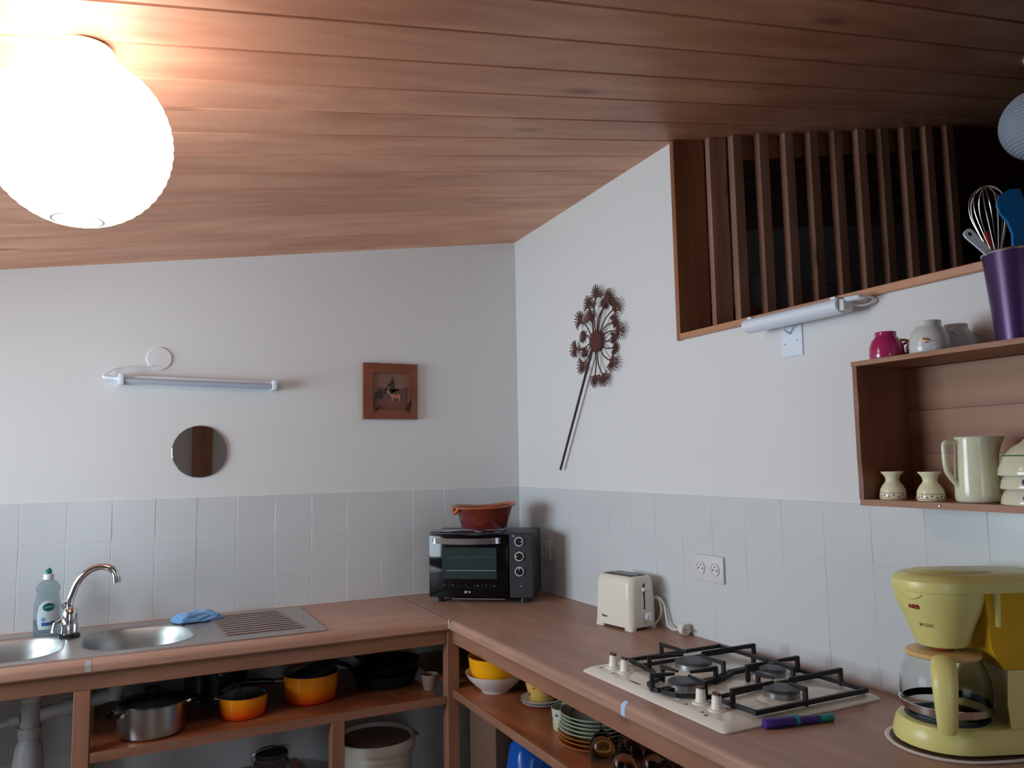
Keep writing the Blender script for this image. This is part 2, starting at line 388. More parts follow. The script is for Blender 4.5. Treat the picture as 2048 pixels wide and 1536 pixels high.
# wall tiles, each its own piece (three rows above the worktop, more below it on the back wall)
TP, TT = 0.15, 1.359
RH = 0.152
tb0 = obj('tile', bx(-TP / 2 + .0009, TP / 2 - .0009, -.006, 0, -RH / 2 + .0009, RH / 2 - .0009, .0007, 1), 'tile', wall_back, smooth=0)
tr0 = obj('tile', bx(-.006, 0, -TP / 2 + .0009, TP / 2 - .0009, -RH / 2 + .0009, RH / 2 - .0009, .0007, 1), 'tile', wall_right, smooth=0)
obj('grout', bx(-2.45, 0, -.0050, 0, .44, TT - .001), 'grout', wall_back, smooth=0)
obj('grout', bx(-.0050, 0, -3.2, 0, .895, TT - .001), 'grout_grey', wall_right, smooth=0)
first = True
for r in range(6):
    zt = TT - RH / 2 - r * RH
    for c in range(15):
        xc = -.5408 + TP * 3.5 - c * TP
        if xc - TP / 2 > -.02: continue
        if xc + TP / 2 > 0: xc_ = xc
        o = tb0 if first else dup(tb0, wall_back); first = False
        o.location = (xc, 0, zt); o.rotation_euler = (random.uniform(-.006, .006), 0, random.uniform(-.006, .006))
o = obj('tile', bx(-.0900, -.0012, -.006, 0, -RH / 2 + .0009, RH / 2 - .0009, .0007, 1), 'tile', wall_back, (0, 0, TT - RH / 2), smooth=0)
for r in (1, 2): dup(o, wall_back, (0, 0, TT - RH / 2 - r * RH))
first = True
for r in range(3):
    zt = TT - RH / 2 - r * RH
    for c in range(21):
        yc = -1.8267 + 12 * TP - TP / 2 - c * TP
        o = tr0 if first else dup(tr0, wall_right); first = False
        o.location = (0, yc, zt); o.rotation_euler = (0, random.uniform(-.006, .006), random.uniform(-.006, .006))
o = obj('tile', bx(-.006, 0, -.0255, -.008, -RH / 2 + .0009, RH / 2 - .0009, .0007, 1), 'tile', wall_right, (0, 0, TT - RH / 2), smooth=0)
for r in (1, 2): dup(o, wall_right, (0, 0, TT - RH / 2 - r * RH))
# loft opening: jamb board, sill, slats, rail
sj = thing('trim_2', 'orange-brown wooden jamb and sill board lining the loft opening', 'trim'); del sj['category']; struct(sj)
bm = pr([(-.012, ZS - .001), (.125, ZS - .001), (.125, zc(.125, YJ) - .001), (-.012, zc(-.012, YJ) - .001)], YJ - .02, YJ, lambda a, b, h: (a, h, b)); obj('jamb_board', bm, 'jamb_wood', sj, smooth=0)
obj('sill_board', bx(-.016, .14, YF + .01, YJ - .0205, ZS, ZS + .021, .002, 1), 'sill_wood', sj, smooth=0)
sl = thing('slat_screen', 'screen of upright wooden slats closing the loft above the right wall', 'railing', (0, 0, 0))
def slat(x, y, wx, dy, z0=1.862):
    bm = BM()
    vs = []
    for (dx, dyy) in ((0, 0), (wx, 0), (wx, dy), (0, dy)):
        vs.append((dx, dyy))
    prism(bm, vs, 0, 1, lambda a, b, h: (a, b, z0 if h == 0 else zc(x + a, y + b) - .001))
    bmesh.ops.bevel(bm, geom=[e for e in bm.edges if abs(e.verts[0].co.z - e.verts[1].co.z) > .3], offset=.002, segments=1, affect='EDGES')
    o = obj('slat', bm, 'slat_wood', sl, (x, y, 0), smooth=0); return o
slat(.1255, -1.292, .080, .022)
for i in range(10):
    t = i / 9.0
    slat(.212 + .996 * t + .000, -1.320 - .139 * t, .046, .028)
bm = BM(); n = 2
a0, a1 = Vector((.13, -1.272, 0)), Vector((1.28, -1.424, 0)); d_ = Vector((0.02, .03, 0))
vv = []
for p in (a0, a1, a1 + d_, a0 + d_):
    z = zc(p.x, p.y); vv.append((bm.verts.new((p.x, p.y, z - .085)), bm.verts.new((p.x, p.y, z - .002))))
for i in range(4):
    j = (i + 1) % 4; bm.faces.new((vv[i][0], vv[j][0], vv[j][1], vv[i][1]))
bm.faces.new([v[0] for v in vv]); bm.faces.new([v[1] for v in vv])
obj('top_rail', bm, 'jamb_wood', sl, smooth=0)
mt = tag(obj('mattress', bx(.18, 2.3, -1.02, -.25, 1.861, 2.24, .05, 3), 'grey_fabric'), 'grey mattress in the dark loft behind the slats', 'mattress')
tag(obj('storage_box', bx(.16, .46, -1.22, -1.06, 1.861, 2.03, .006, 2), 'orange_box'), 'rusty orange box low behind the first slats of the loft', 'box')
# ------------------------------------------------------------------ paper lanterns
def lantern(name, label, r, loc, gap, m, mb, power=None):
    t = thing(name, label, 'lamp', loc)                     # loc: point on the ceiling
    cz = -gap - r
    prof = []
    n = 24
    for i in range(n + 1):
        a0_ = -PI / 2 + .28 + (PI - .56) * i / n
        prof.append((r * math.cos(a0_), cz + r * math.sin(a0_)))
        if i < n:
            a1_ = a0_ + (PI - .56) / n / 2
            rr = r * 1.020; prof.append((rr * math.cos(a1_), cz + rr * math.sin(a1_)))
    obj('paper_shade', lt(prof, 56), m, t, smooth=20)
    bm = BM(); lathe(bm, [(0, -.001), (.054, -.001), (.056, -.008), (.050, -.026), (.040, -gap - .012), (0, -gap - .012)] if gap < .05 else [(0, -.001), (.03, -.001), (.03, -.012), (.004, -.016), (.003, -gap - .01), (0, -gap - .01)], 32)
    obj('ceiling_rose', bm, mb, t)
    for s_ in (1, -1):
        bm = BM(); zz = cz + s_ * r * math.sin(PI / 2 - .28); ring(bm, r * math.cos(PI / 2 - .28) - .003, r * math.cos(PI / 2 - .28) + .002, zz - .002, zz + .002, 40)
        obj('shade_ring', bm, mb, t)
    return t
lantern('paper_lantern', 'large round white paper lantern, lit, under the plank ceiling', .166, (-1.797, -1.655, zc(-1.797, -1.655)), .026, MATS['paper_lit'], 'paper_lit_base')
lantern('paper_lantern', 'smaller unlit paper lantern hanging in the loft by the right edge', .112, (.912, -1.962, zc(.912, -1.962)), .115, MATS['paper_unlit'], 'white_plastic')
# ------------------------------------------------------------------ worktops
CT, CTH, CD1, CD2 = 0.900, 0.038, 0.608, 0.611
def nose(depth):      # cross-section (d from the wall, z): rounded front edge
    p = [(0, CT - CTH), (0, CT)]
    for i in range(7):
        a = math.radians(90 - 90 * i / 6); p.append((depth - .016 + .016 * math.cos(a), CT - .016 + .016 * math.sin(a)))
    p += [(depth, CT - CTH + .006), (depth - .006, CT - CTH)]
    return p
wl = thing('worktop', 'wood-look laminate worktop carrying the steel sink along the back wall', 'worktop', (0, 0, 0))
SK = (-2.42, -1.455, -.545, -.075)         # sink cutout x0,x1,y0,y1
def left_panel(x0, x1, cut):
    bm = BM()
    if not cut: prism(bm, nose(CD1), x0, x1, lambda a, b, h: (h, -a, b))
    else:
        prism(bm, [(p[0] + 0, p[1]) for p in nose(CD1) if p[0] > .3 or False] + [(-SK[2], CT - CTH), (-SK[2], CT)], x0, x1, lambda a, b, h: (h, -a, b))
        box(bm, x0, x1, SK[3], 0, CT - CTH, CT)
    return bm
bm = left_panel(XL, -2.42, False); b2 = left_panel(-2.42, -1.786, True)
me_ = bpy.data.meshes.new('tmp'); b2.to_mesh(me_); bm.from_mesh(me_); b2.free()
obj('worktop_panel', bm, 'counter_wood_x', wl, smooth=30)
bm = left_panel(-1.4550, -.6125, False); b2 = left_panel(-1.7852, -1.4551, True)
b2.to_mesh(me_); bm.from_mesh(me_); b2.free(); bpy.data.meshes.remove(me_)
obj('worktop_panel', bm, 'counter_wood_x', wl, smooth=30)
wr = thing('worktop', 'wood-look laminate worktop carrying the gas hob along the right wall', 'worktop', (0, 0, 0))
obj('worktop_panel', pr(nose(CD2), -1.7365, -.0005, lambda a, b, h: (-a, h, b)), 'counter_wood_y', wr, smooth=30)
obj('worktop_panel', pr(nose(CD2), -3.3, -1.7372, lambda a, b, h: (-a, h, b)), 'counter_wood_y', wr, smooth=30)
obj('corner_strip', bx(-.614, -.609, -.617, -.606, CT - .03, CT + .0015, .001, 1), 'tape_grey', wr, smooth=0)
obj('joint_strip', bx(-.6124, -.6112, -.605, -.01, CT - .004, CT + .0006), 'brown_print', wr, smooth=0)
def tape(x, y, along, m, label):
    # strip of tape wrapped over the front nose
    bm = BM(); pts = [(.598, CT + .0006)] + [(p[0] + .0008, p[1] + .0006) for p in nose(CD1 if along == 'x' else CD2)[4:-1]]
    inner = [(p[0] - .0010, p[1] - .0010) for p in pts][::-1]
    f = (lambda a, b, h: (x + h, -a, b)) if along == 'x' else (lambda a, b, h: (-a, y + h, b))
    prism(bm, pts + inner, -.0085, .0085, f)
    tag(obj('tape_strip', bm, m, smooth=30), label, 'tape')
tape(-1.785, 0, 'x', 'tape_grey', 'grey tape strip over the worktop edge below the sink')
tape(0, -1.737, 'y', 'tape_blue', 'pale blue tape strip over the worktop edge below the hob')
# ------------------------------------------------------------------ wooden base frames with shelf
FY, FX = -.590, -.593                     # front planes of the frames
ZL, ZR = .623, .645                       # shelf tops
bl = thing('counter_frame', 'open wooden base frame with a shelf of pots below the sink worktop', 'counter')
obj('front_rail', bx(XL + .01, -.615, FY, FY + .03, .810, .8615, .002, 1), 'frame_wood_x', bl, smooth=0)
obj('shelf_board', bx(-1.775, -.640, FY + .004, -.012, ZL - .026, ZL, .002, 1), 'shelf_wood_x', bl, smooth=0)
obj('shelf_edge', bx(-1.773, -.616, FY, FY + .0035, ZL - .028, ZL + .0005), 'frame_wood_x', bl, smooth=0)
for x0, x1, z1 in ((-1.822, -1.776, .8095), (-1.040, -.994, ZL - .0285), ):
    obj('post', bx(x0, x1, FY, FY + .045, 0, z1, .002, 1), 'frame_wood_z', bl, smooth=0)
obj('post', bx(-1.822, -1.776, -.075, -.03, 0, .8615, .002, 1), 'frame_wood_z', bl, smooth=0)
br = thing('counter_frame', 'open wooden base frame with a shelf of crockery below the hob worktop', 'counter')
obj('post', bx(FX - .020, FX + .028, FY - .005, FY + .042, 0, .8615, .002, 1), 'frame_wood_z', br, smooth=0)
obj('front_rail', bx(FX, FX + .03, -3.2, FY - .0055, .812, .8615, .002, 1), 'frame_wood_y', br, smooth=0)
obj('shelf_board', bx(FX + .004, -.012, -3.2, -.60, ZR - .026, ZR, .002, 1), 'shelf_wood_y', br, smooth=0)
obj('shelf_board', bx(FX + .030, -.012, -.598, -.02, ZR - .026, ZR, .002, 1), 'shelf_wood_y', br, smooth=0)
obj('shelf_edge', bx(FX, FX + .0035, -3.2, FY - .0055, ZR - .028, ZR + .0005), 'frame_wood_y', br, smooth=0)
obj('post', bx(FX, FX + .045, -3.2, -3.155, 0, .8115, .002, 1), 'frame_wood_z', br, smooth=0)
obj('post', bx(-.06, -.015, -1.9, -1.855, 0, ZR - .0265, .002, 1), 'frame_wood_z', br, smooth=0)
# ------------------------------------------------------------------ sink
sk = thing('kitchen_sink', 'stainless steel sink with two bowls and a ribbed draining board', 'sink', (0, 0, CT))
bm = BM()
def loop(pts):
    vs = [bm.verts.new(p) for p in pts]; return [bm.edges.new((vs[i], vs[(i + 1) % len(vs)])) for i in range(len(vs))]
SX0, SX1, SY0, SY1 = -2.43, -1.048, -.560, -.058
es = loop(rrect(SX1 - SX0, SY1 - SY0, .012, .0045, 3, (SX0 + SX1) / 2, (SY0 + SY1) / 2))
BW, BD, BR = .352, .385, .145
bowls = [(-1.642, -.322), (-2.040, -.322)]
for (cx, cy) in bowls: es += loop(rrect(BW, BD, BR, .0045, 10, cx, cy))
bmesh.ops.triangle_fill(bm, edges=es, use_beauty=True)
ext = [e for e in bm.edges if e.is_boundary and all(v.co.x < SX0 + .02 or v.co.x > SX1 - .02 or v.co.y < SY0 + .001 or v.co.y > SY1 - .001 for v in e.verts)]
r_ = bmesh.ops.extrude_edge_only(bm, edges=ext)
for g in r_['geom']:
    if isinstance(g, bmesh.types.BMVert): g.co.z = .0004
obj('deck', bm, 'brushed_steel', sk, smooth=30)
for (cx, cy) in bowls:
    bm = BM()
    rings = []
    for ins, z in ((-.004, .0050), (.0, .0050), (.004, .0035), (.009, -.004), (.016, -.04), (.022, -.08), (.032, -.104), (.055, -.117), (.10, -.122), (.15, -.124)):
        rr = max(.01, BR - ins * .6); rings.append(rrect(BW - 2 * ins, BD - 2 * ins, min(rr, (BW - 2 * ins) / 2 - .001), z, 10, cx, cy))
    loft(bm, rings, False, True)
    b = obj('bowl', bm, 'basin_steel', sk, smooth=40)
    bm = BM(); lathe(bm, [(0, -.1235), (.018, -.1235), (.02, -.122), (.036, -.1215), (.04, -.123)], 24, cx, cy); obj('drain', bm, 'chrome', b)
for i in range(10):
    y = -.105 - i * .0405
    x0, x1 = -1.405 + .002 * i, -1.135 + .004 * i
    bm = BM(); pth = [(x0, y, .0030), (x0 + .02, y, .0062), (x1 - .02, y, .0062), (x1, y, .0030)]
    tube(bm, pth, .008, 8, flat=.35)
    obj('drain_rib', bm, 'brushed_steel', sk)
# ------------------------------------------------------------------ tap
tp = thing('tap', 'chrome mixer tap with a curved spout beside the soap bottle', 'tap', (-1.859, -.205, CT + .0046))
obj('base_gasket', lt([(0, 0), (.034, 0), (.034, .008), (.029, .012), (0, .012)], 32), 'black_plastic', tp)
obj('body', lt([(0, .0125), (.0255, .0125), (.0265, .02), (.0265, .078), (.023, .092), (.016, .100), (0, .100)], 32), 'chrome', tp)
pth = smoothpath([(-.002, 0, .096), (-.003, 0, .112), (.002, -.002, .136), (.020, -.005, .184), (.049, -.010, .219), (.080, -.014, .233), (.111, -.018, .231), (.132, -.021, .216), (.141, -.022, .188)], 6)
obj('spout', tb(pth, .0125, 16), 'chrome', tp)
obj('aerator', tb([(.1405, -.022, .196), (.1418, -.022, .176)], .0138, 16), 'chrome', tp)
lv = obj('lever', tb([(-.012, .004, .090), (-.020, -.006, .110), (-.018, -.012, .122)], [.010, .008, .006], 10), 'chrome', tp)
obj('side_lever', tb([(-.024, -.004, .058), (-.044, -.012, .050), (-.050, -.016, .022)], [.009, .0075, .006], 10), 'chrome', tp)
# ------------------------------------------------------------------ washing-up liquid
sp = thing('soap_bottle', 'clear washing-up liquid bottle with a green nozzle and oval label', 'bottle', (-1.934, -.108, CT + .0047), math.radians(12))
prof = [(.036, 0), (.040, .003), (.041, .02), (.0425, .06), (.041, .10), (.036, .128), (.0345, .136), (.036, .150), (.0385, .156), (.036, .166), (.028, .177), (.017, .185), (.014, .189)]
bm = BM(); lathe(bm, [(0, 0)] + prof + [(0, .189)], 40, ey=.62); obj('bottle_body', bm, 'bottle_plastic', sp)
obj('liquid', lt([(0, .004), (.035, .004), (.0385, .02), (.0395, .05), (0, .05)], 32, ey=.6), 'soap_liquid', sp)
obj('cap', lt([(0, .1895), (.0165, .1895), (.0165, .206), (.015, .208), (0, .208)], 24), 'white_plastic', sp)
obj('nozzle', lt([(0, .2085), (.0085, .2085), (.0095, .216), (.011, .220), (.006, .224), (.005, .228), (0, .229)], 20), 'green_cap', sp)
def on_bottle(a, b, h):
    r = .0425; ang = -PI / 2 + a / r * 1.25; return ((r + h) * math.cos(ang), (r * .62 + h) * math.sin(ang), b)
def patch(name, poly, m, parent, f, h0=.0004, h1=.0012):
    bm = BM(); vs = [bm.verts.new((p[0], p[1], 0)) for p in poly]; fc = bm.faces.new(vs)
    bmesh.ops.triangulate(bm, faces=[fc]); bmesh.ops.subdivide_edges(bm, edges=bm.edges[:], cuts=2, use_grid_fill=True)
    r = bmesh.ops.extrude_face_region(bm, geom=bm.faces[:]); up = {g for g in r['geom'] if isinstance(g, bmesh.types.BMVert)}
    for v in bm.verts: v.co = Vector(f(v.co.x, v.co.y, h1 if v in up else h0))
    return obj(name, bm, m, parent, smooth=25)
lab = [(-.024, .020), (.024, .020), (.029, .05), (.029, .080), (.024, .104), (.014, .116), (0, .120), (-.014, .116), (-.024, .104), (-.029, .080), (-.029, .05)]
pl_ = patch('label', lab, 'label_white', sp, on_bottle)
circ = [(.000 + .0145 * math.cos(2 * PI * i / 18), .096 + .0140 * math.sin(2 * PI * i / 18)) for i in range(18)]
patch('label_emblem', circ, 'label_green', pl_, on_bottle, .0012, .0017)
patch('label_wave', [(-.010, .092), (.000, .0955), (.012, .0945), (.012, .0985), (0, .0995), (-.010, .096)], 'label_sky', pl_, on_bottle, .0017, .0021)
patch('label_band', [(-.016, .033), (.006, .033), (.006, .044), (-.016, .044)], 'label_blue', pl_, on_bottle, .0012, .0017)
patch('label_block', [(.007, .034), (.018, .035), (.018, .047), (.007, .046)], 'label_navy', pl_, on_bottle, .0012, .0017)
patch('label_drop', [(-.013 + .005 * math.cos(2 * PI * i / 12), .055 + .008 * math.sin(2 * PI * i / 12)) for i in range(12)], 'label_sky', pl_, on_bottle, .0012, .0017)
# ------------------------------------------------------------------ folded cloth
bm = BM(); nx, ny = 16, 9; random.seed(3)
grid = []
for layer in range(3):
    rows = []
    for i in range(nx + 1):
        row = []
        for j in range(ny + 1):
            u, v = i / nx, j / ny
            x = (u - .5) * (.165 - .02 * layer) + .006 * math.sin(v * 9 + layer); yy = (v - .5) * (.105 - .012 * layer) + .006 * math.sin(u * 7 + layer * 2)
            edge = min(u, 1 - u, v, 1 - v)
            z = .005 + layer * .009 + .009 * min(1, edge * 6) + .003 * math.sin(u * 11 + layer) * math.cos(v * 8)
            row.append((x, yy, z))
        rows.append(row)
    bot = [[(p[0], p[1], max(.001, p[2] - .009)) for p in r] for r in rows]
    for G in (rows, bot):
        V = [[bm.verts.new(p) for p in r] for r in G]
        for i in range(nx):
            for j in range(ny): bm.faces.new((V[i][j], V[i + 1][j], V[i + 1][j + 1], V[i][j + 1]))
        if G is rows: VT = V
    per = [(i, 0) for i in range(nx)] + [(nx, j) for j in range(ny)] + [(i, ny) for i in range(nx, 0, -1)] + [(0, j) for j in range(ny, 0, -1)]
    for a, b in zip(per, per[1:] + per[:1]): bm.faces.new((VT[a[0]][a[1]], VT[b[0]][b[1]], V[b[0]][b[1]], V[a[0]][a[1]]))
cl = obj('dishcloth', bm, 'cloth_blue', None, (-1.445, -.135, CT + .007), smooth=60, rot=(0, 0, math.radians(16)))
tag(cl, 'folded light blue dishcloth on the back edge of the sink', 'cloth')
# ------------------------------------------------------------------ mini oven
OA = math.atan2(-.484 + .225, -.189 + .545)
ov = thing('mini_oven', 'black table-top oven with chrome handle and three knobs in the corner', 'oven', (-.545, -.225, CT + .0004), OA)
OW, OD, OZ0, OZ1 = .440, .245, .021, .286          # local: x along the front, y into the corner
obj('body', bx(0, OW, .012, OD, OZ0, OZ1, .004, 2), 'charcoal', ov)
DW = .338
dr = obj('oven_door', bx(.002, DW, -.010, .0115, OZ0 + .001, OZ1 - .006, .003, 2), 'black_gloss', ov)
wx0, wx1, wz0, wz1 = .058, .290, .098, .226
obj('window_glass', bx(wx0, wx1, -.0114, -.0102, wz0, wz1, .0005, 1), 'oven_window', dr, smooth=0)
for i, z in enumerate((.132, .186)):
    obj('rack_wire', tb([(wx0 + .02, -.0122, z), (wx1 - .004, -.0122, z + .001)], .0008, 6), 'print_white' if i == 0 else 'oven_inside', dr)
bm = BM(); N_ = 20; a_, b_ = [], []
for i in range(N_ + 1):
    t = i / N_; x = .020 + t * (.312 - .020); bow = .014 * math.sin(PI * t) ** .5 + .008
    a_.append((x, -.012 - bow)); b_.append((x, -.0075 - bow))
prism(bm, a_ + b_[::-1], .244, .268)
for v in bm.verts: v.co.z -= .004 * math.sin(PI * (v.co.x - .02) / .292)
hd = obj('door_handle', bm, 'chrome', dr, smooth=40)
for x in (.022, .304): obj('handle_mount', bx(x, x + .008, -.022, -.010, .246, .264, .001, 1), 'black_plastic', dr, smooth=0)
cp = obj('control_panel', bx(DW + .003, OW - .001, -.004, .0115, OZ0 + .001, OZ1 - .006, .002, 1), 'charcoal', ov)
for z, ang in ((.250, 0), (.190, PI), (.129, PI / 2)):
    kx = .385
    def kf(a, b, h, z=z): return (kx + a, -.0045 - h, z + b)
    bm = BM()
    vs = lathe(bm, [(0, 0), (.0150, 0), (.0140, .010), (.013, .011), (0, .011)], 28)
    for v in vs: v.co = Vector(kf(v.co.x, v.co.y, v.co.z))
    kn = obj('knob', bm, 'black_plastic', cp)
    bm = BM(); vs = ring(bm, .0150, .0188, 0, .007, 32)
    for v in vs: v.co = Vector(kf(v.co.x, v.co.y, v.co.z))
    obj('knob_ring', bm, 'print_white', kn)
    bm = BM(); vs = box(bm, .006, .0145, -.0016, .0016, .0112, .0118)
    for v in vs:
        x, y_ = v.co.x, v.co.y; v.co = Vector(kf(x * math.cos(ang) - y_ * math.sin(ang), x * math.sin(ang) + y_ * math.cos(ang), v.co.z))
    obj('knob_pointer', bm, 'print_white', kn, smooth=0)
    for q in range(7):
        a = math.radians(-60 + q * 50)
        bm = BM(); box(bm, kx + .0235 * math.cos(a) - .0008, kx + .0235 * math.cos(a) + .0008, -.0046, -.0040, z + .0235 * math.sin(a) - .0012, z + .0235 * math.sin(a) + .0012)
        obj('dial_mark', bm, 'print_grey', cp, smooth=0)
ff = lambda a, b, h: (a, -.0105 - h, b)
lettering("EV", .0125, 'print_white', dr, lambda a, b, h: (.153 + a, -.0104 - h, .040 + b), bold=.0006)
obj('logo_dot', bx(.172, .178, -.0112, -.0102, .041, .048, .0008, 1), 'print_white', dr, smooth=0)
for i, g in enumerate(('=', '=:', '::', '_', '~', '+', 'o')):
    x = .062 + i * .0355
    lettering(g, .016, 'print_white' if i == 4 else 'print_grey', dr, lambda a, b, h, x=x: (x + a, -.0104 - h, .066 + b), 'dial_symbol')
    if i: obj('symbol_divider', bx(x - .0105, x - .0097, -.0108, -.0102, .062, .080), 'print_grey', dr, smooth=0)
lettering("l'v", .014, 'print_white', cp, lambda a, b, h: (.356 + a, -.0044 - h, .268 + b))
lettering("A", .010, 'print_white', cp, lambda a, b, h: (.386 + a, -.0044 - h, .066 + b))
obj('crumb_tray', bx(.095, .322, -.004, .05, .0135, .0185, .001, 1), 'steel', ov, smooth=0)
for x, y in ((.035, .03), (.40, .03), (.035, .215), (.40, .215)):
    bm = BM(); loft(bm, [rrect(.034, .03, .006, 0, 3, x, y), rrect(.026, .026, .005, OZ0, 3, x, y)]); obj('foot', bm, 'black_plastic', ov)
# shiny wavy tray lying on top of the oven, at its front
bm = BM(); n = 30; V = []
for i in range(n + 1):
    t = i / n; x = .006 + t * .30
    wv = .0018 * math.sin(t * 21) + .0012 * math.sin(t * 9 + 1)
    V.append([bm.verts.new((x, y, z)) for y, z in ((-.004 + wv * .8, .0018), (-.006 + wv * .8, .006 + wv), (.010, .010 + wv), (.05, .006 + wv * .3), (.13, .004), (.13, .0012), (.05, .0012), (.008, .0012))])
for a, b in zip(V[:-1], V[1:]):
    for k in range(8): bm.faces.new((a[k], a[(k + 1) % 8], b[(k + 1) % 8], b[k]))
bm.faces.new(V[0][::-1]); bm.faces.new(V[-1])
ft = obj('baking_tray', bm, 'steel', None, (-.545, -.225, CT + OZ1), smooth=50, rot=(0, 0, OA))
ft.data.materials[0] = mat('blue_steel', (176, 178, 214), 0.1, 1.0)
tag(ft, 'shiny metal baking tray with a wavy edge on top of the oven', 'tray')
# terracotta bowl
tc_ = thing('terracotta_bowl', 'glazed terracotta bowl with wavy rim standing on the oven', 'bowl', (-.300, -.250, CT + OZ1 + .0105), math.radians(-30))
def wavy(r, z, k, seg=48):
    return [((r * (1 + .02 * k * math.cos(2 * a + .4))) * math.cos(a), r * math.sin(a), z + k * (.0045 * math.cos(2 * a - .3) + .005 * math.cos(a - .3) + .0025 * math.sin(3 * a))) for a in [2 * PI * i / seg for i in range(seg)]]
bm = BM(); loft(bm, [wavy(.094, 0, 0), wavy(.098, .003, 0), wavy(.108, .04, .2), wavy(.120, .078, .6), wavy(.124, .086, .9), wavy(.116, .088, .9), wavy(.102, .04, .2), wavy(.088, .009, 0)], True, True)
obj('bowl_body', bm, 'terracotta_dark', tc_, smooth=50)
bm = BM(); loft(bm, [wavy(.124, .0866, .9), wavy(.136, .091, 1), wavy(.138, .096, 1), wavy(.130, .098, 1), wavy(.117, .0885, .9)], False, False); obj('rim', bm, 'terracotta', tc_, smooth=50)
bm = BM(); tube(bm, smoothpath([(-.100, -.082, .090), (-.112, -.078, .072), (-.120, -.060, .066), (-.128, -.045, .074), (-.126, -.030, .090)], 5), .0075, 10); obj('handle', bm, 'terracotta', tc_)
# ------------------------------------------------------------------ toaster
TA = math.atan2(-.179, .030)
to = thing('toaster', 'white two-slot toaster on the worktop beside the power sockets', 'toaster', (-.108, -1.024, CT), TA + PI / 2)
# local: x across (narrow, towards the wall), y along the toaster (minus y = lever end nearest the camera)
TW, TL, TH_ = .128, .188, .178
rings = []
for z, sw, slen, r in ((.010, 1.0, 1.0, .022), (.03, 1.0, 1.0, .026), (.10, .98, .995, .028), (.145, .945, .985, .030), (.163, .90, .97, .030), (.174, .82, .94, .028), (.178, .72, .90, .026)):
    rings.append(rrect(TW * sw, TL * slen, r, z, 6))
bm = BM(); loft(bm, rings); obj('body', bm, 'cream_plastic', to, smooth=50)
for sx_ in (-1, 1):
    for sy_ in (-1, 1):
        bm = BM(); loft(bm, [rrect(.026, .04, .010, 0, 4, sx_ * .048, sy_ * .072), rrect(.03, .044, .012, .014, 4, sx_ * .046, sy_ * .070)]); obj('foot', bm, 'cream_plastic', to)
tpl = obj('top_plate', bx(-.036, .036, -.068, .068, .1775, .1795, .001, 1), 'charcoal', to, smooth=0)
for x in (-.018, .018): obj('bread_slot', bx(x - .010, x + .010, -.062, .062, .1790, .1802), 'black_plastic', tpl, smooth=0)
obj('slot_divider', bx(-.005, .005, -.060, .060, .1790, .1812, .001, 1), 'steel', tpl, smooth=0)
def yend(z): return -TL / 2 * (1 - .05 * max(0, (z - .10) / .075) ** 2) - .0006
obj('lever_slot', pr([(-.003, .068), (.003, .068), (.003, .155), (-.003, .155)], 0, .0012, lambda a, b, h: (a, yend(b) - h + .0016 - .0020 * max(0, (b - .1) / .05), b)), 'print_black', to, smooth=0)
bm = BM(); loft(bm, [rrect(.030, .016, .007, .131, 4, 0, -TL / 2 - .004), rrect(.032, .020, .008, .137, 4, 0, -TL / 2 - .006), rrect(.028, .014, .006, .142, 4, 0, -TL / 2 - .003)]); obj('lever', bm, 'cream_plastic', to)
bm = BM(); vs = lathe(bm, [(0, -.004), (.016, -.004), (.0155, .010), (.012, .014), (0, .014)], 28)
for v in vs: v.co = Vector((v.co.x + .012, -TL / 2 - v.co.z, v.co.y + .044))
kb = obj('browning_knob', bm, 'white_plastic', to)
obj('knob_grip', bx(.009, .015, -TL / 2 - .018, -TL / 2 - .0135, .031, .057, .001, 1), 'white_plastic', kb)
lettering('Braun', .011, 'print_black', to, lambda a, b, h: (-TW / 2 - .0006 - h + .0006, .052 - a, .034 + b), bold=.0003)
# mains cord with plug
cdp = [(-.060, -1.080, .96), (-.040, -1.100, 1.000), (-.030, -1.118, .990), (-.030, -1.125, .950), (-.045, -1.110, .915), (-.060, -1.096, .914)]
cdp2 = [(-.060, -1.082, .965), (-.036, -1.106, 1.004), (-.024, -1.132, .985), (-.025, -1.145, .945), (-.030, -1.160, .918), (-.034, -1.190, .908), (-.034, -1.225, .914)]
cb = bpy.data.objects.new('mains_cord', None); C.objects.link(cb); cb.parent = to; cb['label'] = 'white cord with plug'
cb.matrix_parent_inverse = (Matrix.Translation((-.108, -1.024, CT)) @ Matrix.Rotation(TA + PI / 2, 4, 'Z')).inverted()
obj('cable', tb(smoothpath(cdp2, 7), .0032, 8), 'cream_plastic', cb)
obj('cable_loop', tb(smoothpath(cdp, 7), .0032, 8), 'cream_plastic', cb)
bm = BM(); tube(bm, [(-.034, -1.222, .9145), (-.034, -1.234, .917), (-.033, -1.240, .9195), (-.033, -1.262, .9195)], [.006, .010, .0185, .0185], 20); pg = obj('plug', bm, 'cream_plastic', cb)
for dx in (-.006, .006): obj('plug_pin', tb([(-.033 + dx, -1.262, .9195), (-.033 + dx, -1.279, .9195)], .0023, 8), 'chrome', cb)
